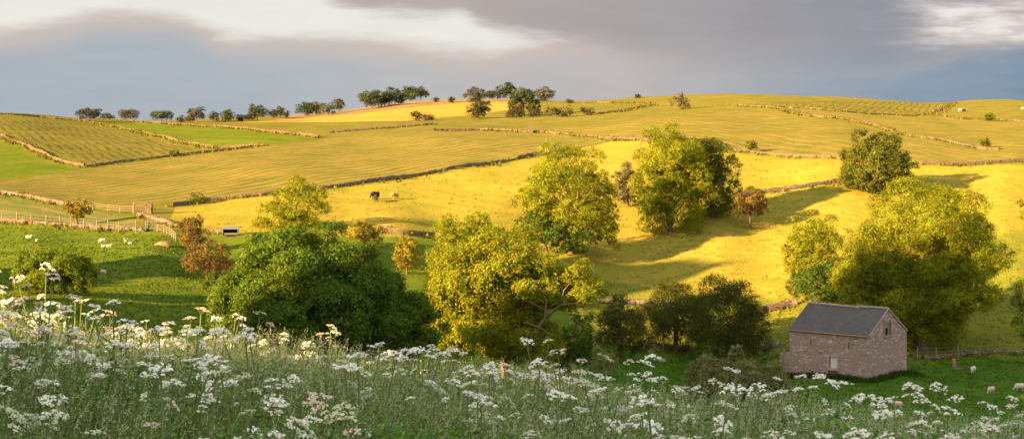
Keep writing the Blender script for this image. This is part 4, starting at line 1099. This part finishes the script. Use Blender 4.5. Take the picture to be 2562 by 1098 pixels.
# low leafy undergrowth
X, Y = meadow_pts(13000, 73); rg = np.random.default_rng(74)
n = len(X); patch = .5 + .5 * np.sin(X * 1.3 + 2) * np.sin(Y * 1.1 + 1)
C = np.stack([X, Y, ground(X, Y) + rg.uniform(.12, .62, n) * (.6 + .5 * patch)], 1)
V, t = leaves(rg, C, unit(np.array([0, -.3, 1.0]) + rg.normal(0, .4, (n, 3))), (.024), 9, np.full(n, .055))
g0 = np.array([.10, .18, .035])
tag(link('leafy_undergrowth', qmesh('leafy_undergrowth', V, np.arange(len(V)).reshape(-1, 4), {'tint': t * g0}), None, [M['grass']]), kind='stuff')

def umbel_arrays(rg, R, petmat):
    """a flat flower head: rays carrying small domed flower clusters. local origin at the top of the stem"""
    mb_v, mb_q, mb_t, mi = [], [], [], []
    nr = rg.integers(9, 17); off = 0; dome = rg.uniform(.15, .55)
    for i in range(nr):
        k = (i + .5) / nr; r = R * math.sqrt(k) * rg.uniform(.75, 1.2); a = i * 2.39996 + rg.normal(0, .3)
        c = np.array([r * math.cos(a), r * math.sin(a), R * .5 + R * dome * (1 - k) + rg.normal(0, .07) * R])
        # ray
        s = np.array([0, 0, 0.]); d = unit(c - s); sd = np.cross(d, [0.3, 0.2, 1.0]); sd = unit(sd) * R * .018
        v = np.array([s - sd, s + sd, c + sd, c - sd]); mb_v.append(v); mb_q.append(np.arange(4) + off); mi.append(0); off += 4
        # cluster
        m = 11
        ur = R * rg.uniform(.15, .32)
        for j in range(m):
            rr_ = ur * math.sqrt(rg.random()); b = rg.uniform(0, 6.28)
            p = c + np.array([rr_ * math.cos(b), rr_ * math.sin(b), ur * .42 * (1 - (rr_ / ur) ** 2)])
            nrm = unit(np.array([rr_ * math.cos(b) / ur, rr_ * math.sin(b) / ur, .9]) + rg.normal(0, .3, 3))
            e1 = unit(np.cross(nrm, rg.normal(0, 1, 3))); e2 = np.cross(nrm, e1); w = ur * rg.uniform(.34, .52)
            v = np.array([p - e1 * w, p - e2 * w, p + e1 * w, p + e2 * w]); mb_v.append(v); mb_q.append(np.arange(4) + off); mi.append(1); off += 4
    V = np.concatenate(mb_v); t = np.repeat(rg.normal(1, .10, (len(mb_q), 1)).clip(.7, 1.2), 4, 0) * np.ones((1, 3))
    return qmesh('umbel', V, np.array(mb_q), {'tint': t}, midx=mi)
def hogweed_proto(rg, H, heads, petmat):
    root = empty('hogweed', (0, 0, 0))
    mb = MB(); tops = []
    lean = rg.normal(0, .06, 2)
    main = [(0, 0, -.1), (lean[0] * .3, lean[1] * .3, H * .45), (lean[0], lean[1], H)]
    mb.tube(main, [.007, .006, .004], 5); tops.append(np.array(main[-1]))
    for i in range(heads - 1):
        t = rg.uniform(.40, .75); s = np.array(main[1]) * (1 - (t - .45) / .55) + np.array(main[2]) * ((t - .45) / .55)
        a = rg.uniform(0, 6.28); r = rg.uniform(.10, .22)
        e = s + np.array([math.cos(a) * r, math.sin(a) * r, (H - s[2]) * rg.uniform(.45, 1.0)])
        m_ = (s + e) / 2 + np.array([math.cos(a), math.sin(a), -.3]) * r * .25
        mb.tube([s, m_, e], [.004, .0035, .003], 4); tops.append(e)
    mb.build('stem', M['stem'], root)
    for i, tp in enumerate(tops):
        me = umbel_arrays(rg, rg.uniform(.040, .068) * (1 if i == 0 else rg.uniform(.55, .95)), petmat)
        o = link('umbel', me, root, [M['stem'], M[petmat]]); o.location = tp
        o.rotation_euler = (rg.normal(.14, .32), rg.normal(0, .32), rg.uniform(0, 6))
    lv = MB()
    for i in range(3):
        a = rg.uniform(0, 6.28); z = H * rg.uniform(.15, .55); d = np.array([math.cos(a), math.sin(a), .25]); s = np.array([-math.sin(a), math.cos(a), 0])
        L = rg.uniform(.14, .24); o_ = np.array([0, 0, z])
        for k, f in enumerate((.35, .65, 1.0)):
            for sg in (-1, 1):
                c0 = o_ + d * L * (f - .25); tip = o_ + d * L * f + s * sg * L * .32 * (1.25 - f) + np.array([0, 0, -.02])
                w_ = L * .30 * (1.3 - f)
                for e_ in (-.25, .0, .25): m0 = o_ + d * L * (f - .22 + .18 * e_); t0 = m0 + s * sg * w_ + d * w_ * (.4 + e_); lv.add([m0, m0 + (t0 - m0) * .55 + d * .012, t0, m0 + (t0 - m0) * .55 - d * .012], [(0, 1, 2, 3)])
    lf = lv.build('leaves', M['stem'], root)
    return root
def copy_thing(root):
    r = root.copy(); COL.objects.link(r)
    for ch in root.children:
        c = ch.copy(); COL.objects.link(c); c.parent = r
    return r
rg = np.random.default_rng(91)
PRO = {}
for key, pm, cnt in (('white', 'petal', 13), ('pink', 'petalpink', 4), ('cream', 'petalcream', 4)):
    PRO[key] = [hogweed_proto(rg, rg.uniform(.52, .92), int(rg.integers(2, 6)), pm) for _ in range(cnt)]
used = set()
LAB = {('white', 0): 'white flat headed hogweed in the front of the meadow along the bottom edge', ('white', 1): 'white flat headed hogweed in the middle depth of the meadow', ('white', 2): 'white flat headed hogweed on the far rim of the meadow against the valley',
       ('pink', 0): 'pinkish fading hogweed in the front of the meadow', ('pink', 1): 'pinkish fading hogweed in the middle depth of the meadow', ('pink', 2): 'pinkish fading hogweed on the far rim of the meadow',
       ('cream', 0): 'greenish cream hogweed in the front of the meadow', ('cream', 1): 'greenish cream hogweed in the middle depth of the meadow', ('cream', 2): 'greenish cream hogweed on the far rim of the meadow'}
def plant(key, i, x, y, sc, label=None, group='hogweed flowers in the meadow', tall=None):
    src = PRO[key][i]
    o = src if (key, i) not in used else copy_thing(src)
    used.add((key, i))
    o.location = (x, y, onground(x, y)); o.rotation_euler = (0, 0, float(rg.uniform(0, 6.28))); o.scale = (sc, sc, sc if tall is None else tall)
    band = 0 if y < 6.6 else (1 if y < 10.2 else 2)
    tag(o, label or LAB[(key, band)], 'wildflower', group)
    return o
PL = []
for _ in range(5000):
    if len(PL) >= 265: break
    D = math.sqrt(4.3**2 + (13.2**2 - 4.3**2) * rg.random() ** .85); u = rg.uniform(-.40, .40); x = u * D
    dens_ = .40 + .60 * math.sin(x * 1.9 + 2 * math.sin(D * .8)) 
    if rg.random() > dens_ + .25: continue
    if any((x - a)**2 + (D - b_)**2 < .035 for a, b_ in PL): continue
    PL.append((x, D))
for _ in range(400):
    if len(PL) >= 292: break
    D = rg.uniform(9.5, 13.4); x = rg.uniform(-.40, -.22) * D
    if not any((x - a)**2 + (D - b_)**2 < .05 for a, b_ in PL): PL.append((x, D))
for x, D in PL:
    k = rg.random(); left = x / D < -.2
    key = 'white' if k < (.70 if left else .80) else ('pink' if k < (.84 if left else .84) else 'cream')
    plant(key, int(rg.integers(len(PRO[key]))), x, D, float(rg.uniform(.8, 1.2)))
def feature(px, py, D, key, label, i=0, sc=1.1):
    x = (px - CX) / F * D; z = (HY - py) / F * D - onground(x, D)
    hh = max(v.co.z for v in [c for c in PRO[key][i].children if c.name.startswith('stem')][0].data.vertices) + .04
    o = plant(key, i, x, D, sc, label, None, tall=z / hh)
    return o
feature(108, 672, 11.5, 'white', 'tallest cream white hogweed standing up against the big rounded bush', 1, .95)
feature(1376, 850, 11.0, 'white', 'tall white hogweed reaching up in front of the dark shrubs', 2, 1.2)
feature(492, 775, 11.5, 'pink', 'tall sunlit hogweed with a thick yellow stem at the dark tree edge', 0, 1.3)
feature(565, 783, 11.8, 'white', 'bright white hogweed beside the tall one with the yellow stem', 3, .9)
feature(1750, 912, 11.5, 'white', 'leaning white hogweed rising in front of the pale olive bush', 4, 1.2)
feature(2062, 960, 11.0, 'white', 'tall white hogweed overlapping the foot of the barn wall', 5, 1.2)
feature(600, 955, 8.2, 'white', 'large dense white hogweed in the centre left of the meadow', 6, 1.6)
feature(150, 890, 8.8, 'white', 'broad white hogweed cluster at the left of the meadow', 0, 1.6)
feature(415, 890, 8.6, 'white', 'broad white hogweed cluster with pink heads below it', 2, 1.6)
# orange flower
x = (190 - CX) / F * 9.5; p0 = Vector((x, 9.5, onground(x, 9.5)))
root = empty('orange_flower', p0); tag(root, 'single orange flower spike on a green stem among the white flowers', 'wildflower')
hz = (HY - 838) / F * 9.5 - p0.z
mb = MB(); mb.tube([(0, 0, -.05), (.01, 0, hz * .6), (0, 0, hz)], [.006, .005, .004], 5); mb.build('stem', M['stem'], root)
V, t = leaves(rg, np.array([[0, 0, hz - .03 * k] for k in range(5)]), np.array([[0, 0, 1.0]] * 5), .016, 8, np.full(5, .014))
link('petals', qmesh('petals', V, np.arange(len(V)).reshape(-1, 4), {'tint': t}), root, [M['orangefl']])

for key in PRO:                                    # models that found no place in the meadow
    for i, o in enumerate(PRO[key]):
        if (key, i) not in used:
            for c in list(o.children): bpy.data.objects.remove(c)
            bpy.data.objects.remove(o)

# ---------------------------------------------------------------- sky, sun, camera
def lin(c): return tuple(((k / 255) / 12.92 if k / 255 <= .04045 else ((k / 255 + .055) / 1.055) ** 2.4) for k in c)
w = bpy.data.worlds.new('World'); scene.world = w; w.use_nodes = True
nt = w.node_tree; nt.nodes.clear(); b = NB(nt)
out = nt.nodes.new('ShaderNodeOutputWorld')
sky = b.n('ShaderNodeTexSky', sky_type='NISHITA'); sky.sun_disc = False; sky.sun_elevation = SEL; sky.sun_rotation = math.atan2(-SD[0], -SD[1]); sky.dust_density = 1.5; sky.altitude = 300
bg1 = b.n('ShaderNodeBackground', {'Color': sky.outputs[0], 'Strength': .07})
tc = b.n('ShaderNodeTexCoord').outputs['Generated']
xyz = b.n('ShaderNodeSeparateXYZ', {0: tc})
ysafe = b.math('MAXIMUM', xyz.outputs[1], .05)
u = b.math('DIVIDE', xyz.outputs[0], ysafe); v = b.math('DIVIDE', xyz.outputs[2], ysafe)
s = b.math('ADD', b.math('MULTIPLY', u, F / 2562), .5)                       # 0..1 across the view to the north
yy = b.math('SUBTRACT', HY / 300, b.math('MULTIPLY', v, F / 300))             # height above the hills, 0..1 downwards
uv = b.n('ShaderNodeCombineXYZ', {'X': b.math('MULTIPLY', u, 4.2), 'Y': b.math('MULTIPLY', v, 22.0), 'Z': 0.3}).outputs[0]
uv2 = b.n('ShaderNodeCombineXYZ', {'X': b.math('MULTIPLY', u, 9.0), 'Y': b.math('MULTIPLY', v, 50.0), 'Z': 1.3}).outputs[0]
n1 = b.noise(uv, 1.6, 6, .55); n2 = b.noise(uv2, 1.5, 5, .6); n3 = b.noise(uv, 5.0, 5, .6)
def curve(fac, ptsc):
    nd = nt.nodes.new('ShaderNodeFloatCurve'); nt.links.new(fac, nd.inputs['Value']); c = nd.mapping.curves[0]
    nd.mapping.use_clip = False
    while len(c.points) < len(ptsc): c.points.new(.5, .5)
    for p, q in zip(c.points, ptsc): p.location = q; p.handle_type = 'AUTO'
    nd.mapping.update(); return nd.outputs[0]
sc1 = b.math('MINIMUM', b.math('MAXIMUM', s, 0.0), 1.0)
bankb = curve(sc1, [(0, .20), (.06, .14), (.11, .05), (.17, .07), (.20, .16), (.23, .25), (.30, .25), (.37, .29), (.42, .34), (.46, .37), (.52, .30), (.58, .22), (.66, .20), (1, .10)])
uppb = curve(sc1, [(0, -.45), (.25, -.35), (.30, -.10), (.335, .12), (.39, .17), (.44, .16), (.47, .27), (.52, .38), (.58, .46), (.64, .60), (.8, .72), (.90, .62), (.95, .50), (1, .42)])
wob = b.math('MULTIPLY', b.math('SUBTRACT', n1, .5), .30); wob = b.math('ADD', wob, b.math('MULTIPLY', b.math('SUBTRACT', n3, .5), .24))
dbank = b.math('ADD', b.math('SUBTRACT', yy, bankb), wob)
dup = b.math('ADD', b.math('SUBTRACT', uppb, yy), wob)
mb_ = b.mr(dbank, -.05, .15, 0, 1, True); mu_ = b.mr(dup, -.04, .13, 0, 1, True)
E = 2 ** -EXPO
cream = b.mix(n2, lin((244, 240, 230)), lin((226, 226, 222)))
bankc = b.ramp(sc1, [(0, lin((172,182,191))), (.25, lin((176,185,192))), (.45, lin((191,190,190))), (.62, lin((194,187,185))), (.80, lin((156,167,178))), (1, lin((126,150,172)))])
pinkc = b.mix(b.mr(s, .45, .7, 0, 1), lin((214,196,184)), lin((210,193,184)))
bankc = b.mix(b.mr(dbank, .36, .04, 0, .85, True), bankc, pinkc)
bankc = b.mix(b.mr(n2, .40, .62, .0, .22), bankc, b.mix(.5, bankc, lin((206,194,190))))
bankc = b.mix(b.mr(n1, .55, .35, .0, .45), bankc, b.mix(1.0, bankc, (.86, .88, .91), 'MULTIPLY'))
upc = b.ramp(sc1, [(0, lin((180,172,168))), (.36, lin((186,172,166))), (.5, lin((178,170,167))), (.7, lin((164,160,163))), (.86, lin((146,150,160))), (1, lin((170,165,165)))])
upc = b.mix(b.mr(dup, .26, .0, 0, .55, True), upc, lin((196,184,178)))
upc = b.mix(b.mr(n1, .60, .38, 0, .5), upc, b.mix(1.0, upc, (.84, .85, .88), 'MULTIPLY'))
bankc = b.mix(b.mr(n3, .62, .40, 0, .16), bankc, b.mix(1.0, bankc, (.78, .80, .83), 'MULTIPLY'))
upc = b.mix(b.mr(n3, .36, .60, 0, .22), upc, b.mix(1.0, upc, (1.22, 1.18, 1.14), 'MULTIPLY'))
skyc = b.mix(mb_, cream, bankc)
skyc = b.mix(b.math('MULTIPLY', mu_, b.mr(yy, .85, .22, .0, 1, True)), skyc, upc)
# opening in the cloud to the upper right
hole = b.math('MULTIPLY', b.mr(b.math('ADD', s, b.math('MULTIPLY', b.math('SUBTRACT', n1, .5), .16)), .845, .93, 0, 1, True), b.math('MULTIPLY', b.mr(b.math('ADD', yy, wob), .44, .26, 0, 1, True), b.mr(b.math('ADD', yy, wob), -.1, .10, .5, 1, True)))
hole = b.math('MULTIPLY', hole, b.mr(n2, .38, .58, .15, 1))
skyc = b.mix(hole, skyc, b.mix(b.mr(n2, .45, .7), lin((226,212,206)), lin((240,238,234))))
# the rest of the dome: broken cloud over the blue
front = b.math('MULTIPLY', b.mr(xyz.outputs[1], .25, .55, 0, 1, True), b.mr(v, .30, .16, 0, 1, True))
cn = b.noise(b.scale(tc, (1, 1, 2.4)), 2.2, 6, .6)
domec = b.mix(b.mr(cn, .4, .65), (1.26, 1.22, 1.22, 1), (2.10, 1.86, 1.60, 1))
allc = b.mix(front, domec, skyc)
bg2 = b.n('ShaderNodeBackground', {'Color': allc, 'Strength': E})
mask = b.math('MAXIMUM', front, b.mr(cn, .38, .58, .25, .9, True))
mx = b.n('ShaderNodeMixShader', {0: mask}); nt.links.new(bg1.outputs[0], mx.inputs[1]); nt.links.new(bg2.outputs[0], mx.inputs[2])
nt.links.new(mx.outputs[0], out.inputs[0])

sl = bpy.data.lights.new('sun', 'SUN'); sl.energy = 5.0; sl.angle = math.radians(.5); sl.color = (1.0, .61, .25)
so = bpy.data.objects.new('sun', sl); COL.objects.link(so)
dv = Vector((SD[0] * math.cos(SEL), SD[1] * math.cos(SEL), -math.sin(SEL)))
so.rotation_euler = dv.to_track_quat('-Z', 'Y').to_euler(); so.location = (-100, -80, 60)
cam = bpy.data.cameras.new('camera'); co = bpy.data.objects.new('camera', cam); COL.objects.link(co)
cam.sensor_width = 36; cam.lens = F / 2562 * 36; cam.shift_y = (HY - 549) / 2562
cam.clip_start = .1; cam.clip_end = 30000
co.location = (0, 0, 0); co.rotation_euler = (math.pi / 2, 0, 0)
scene.camera = co
scene.view_settings.view_transform = 'Standard'; scene.view_settings.look = 'None'; scene.view_settings.exposure = EXPO; scene.view_settings.gamma = 1
scene.cycles.max_bounces = 6; scene.cycles.transparent_max_bounces = 4
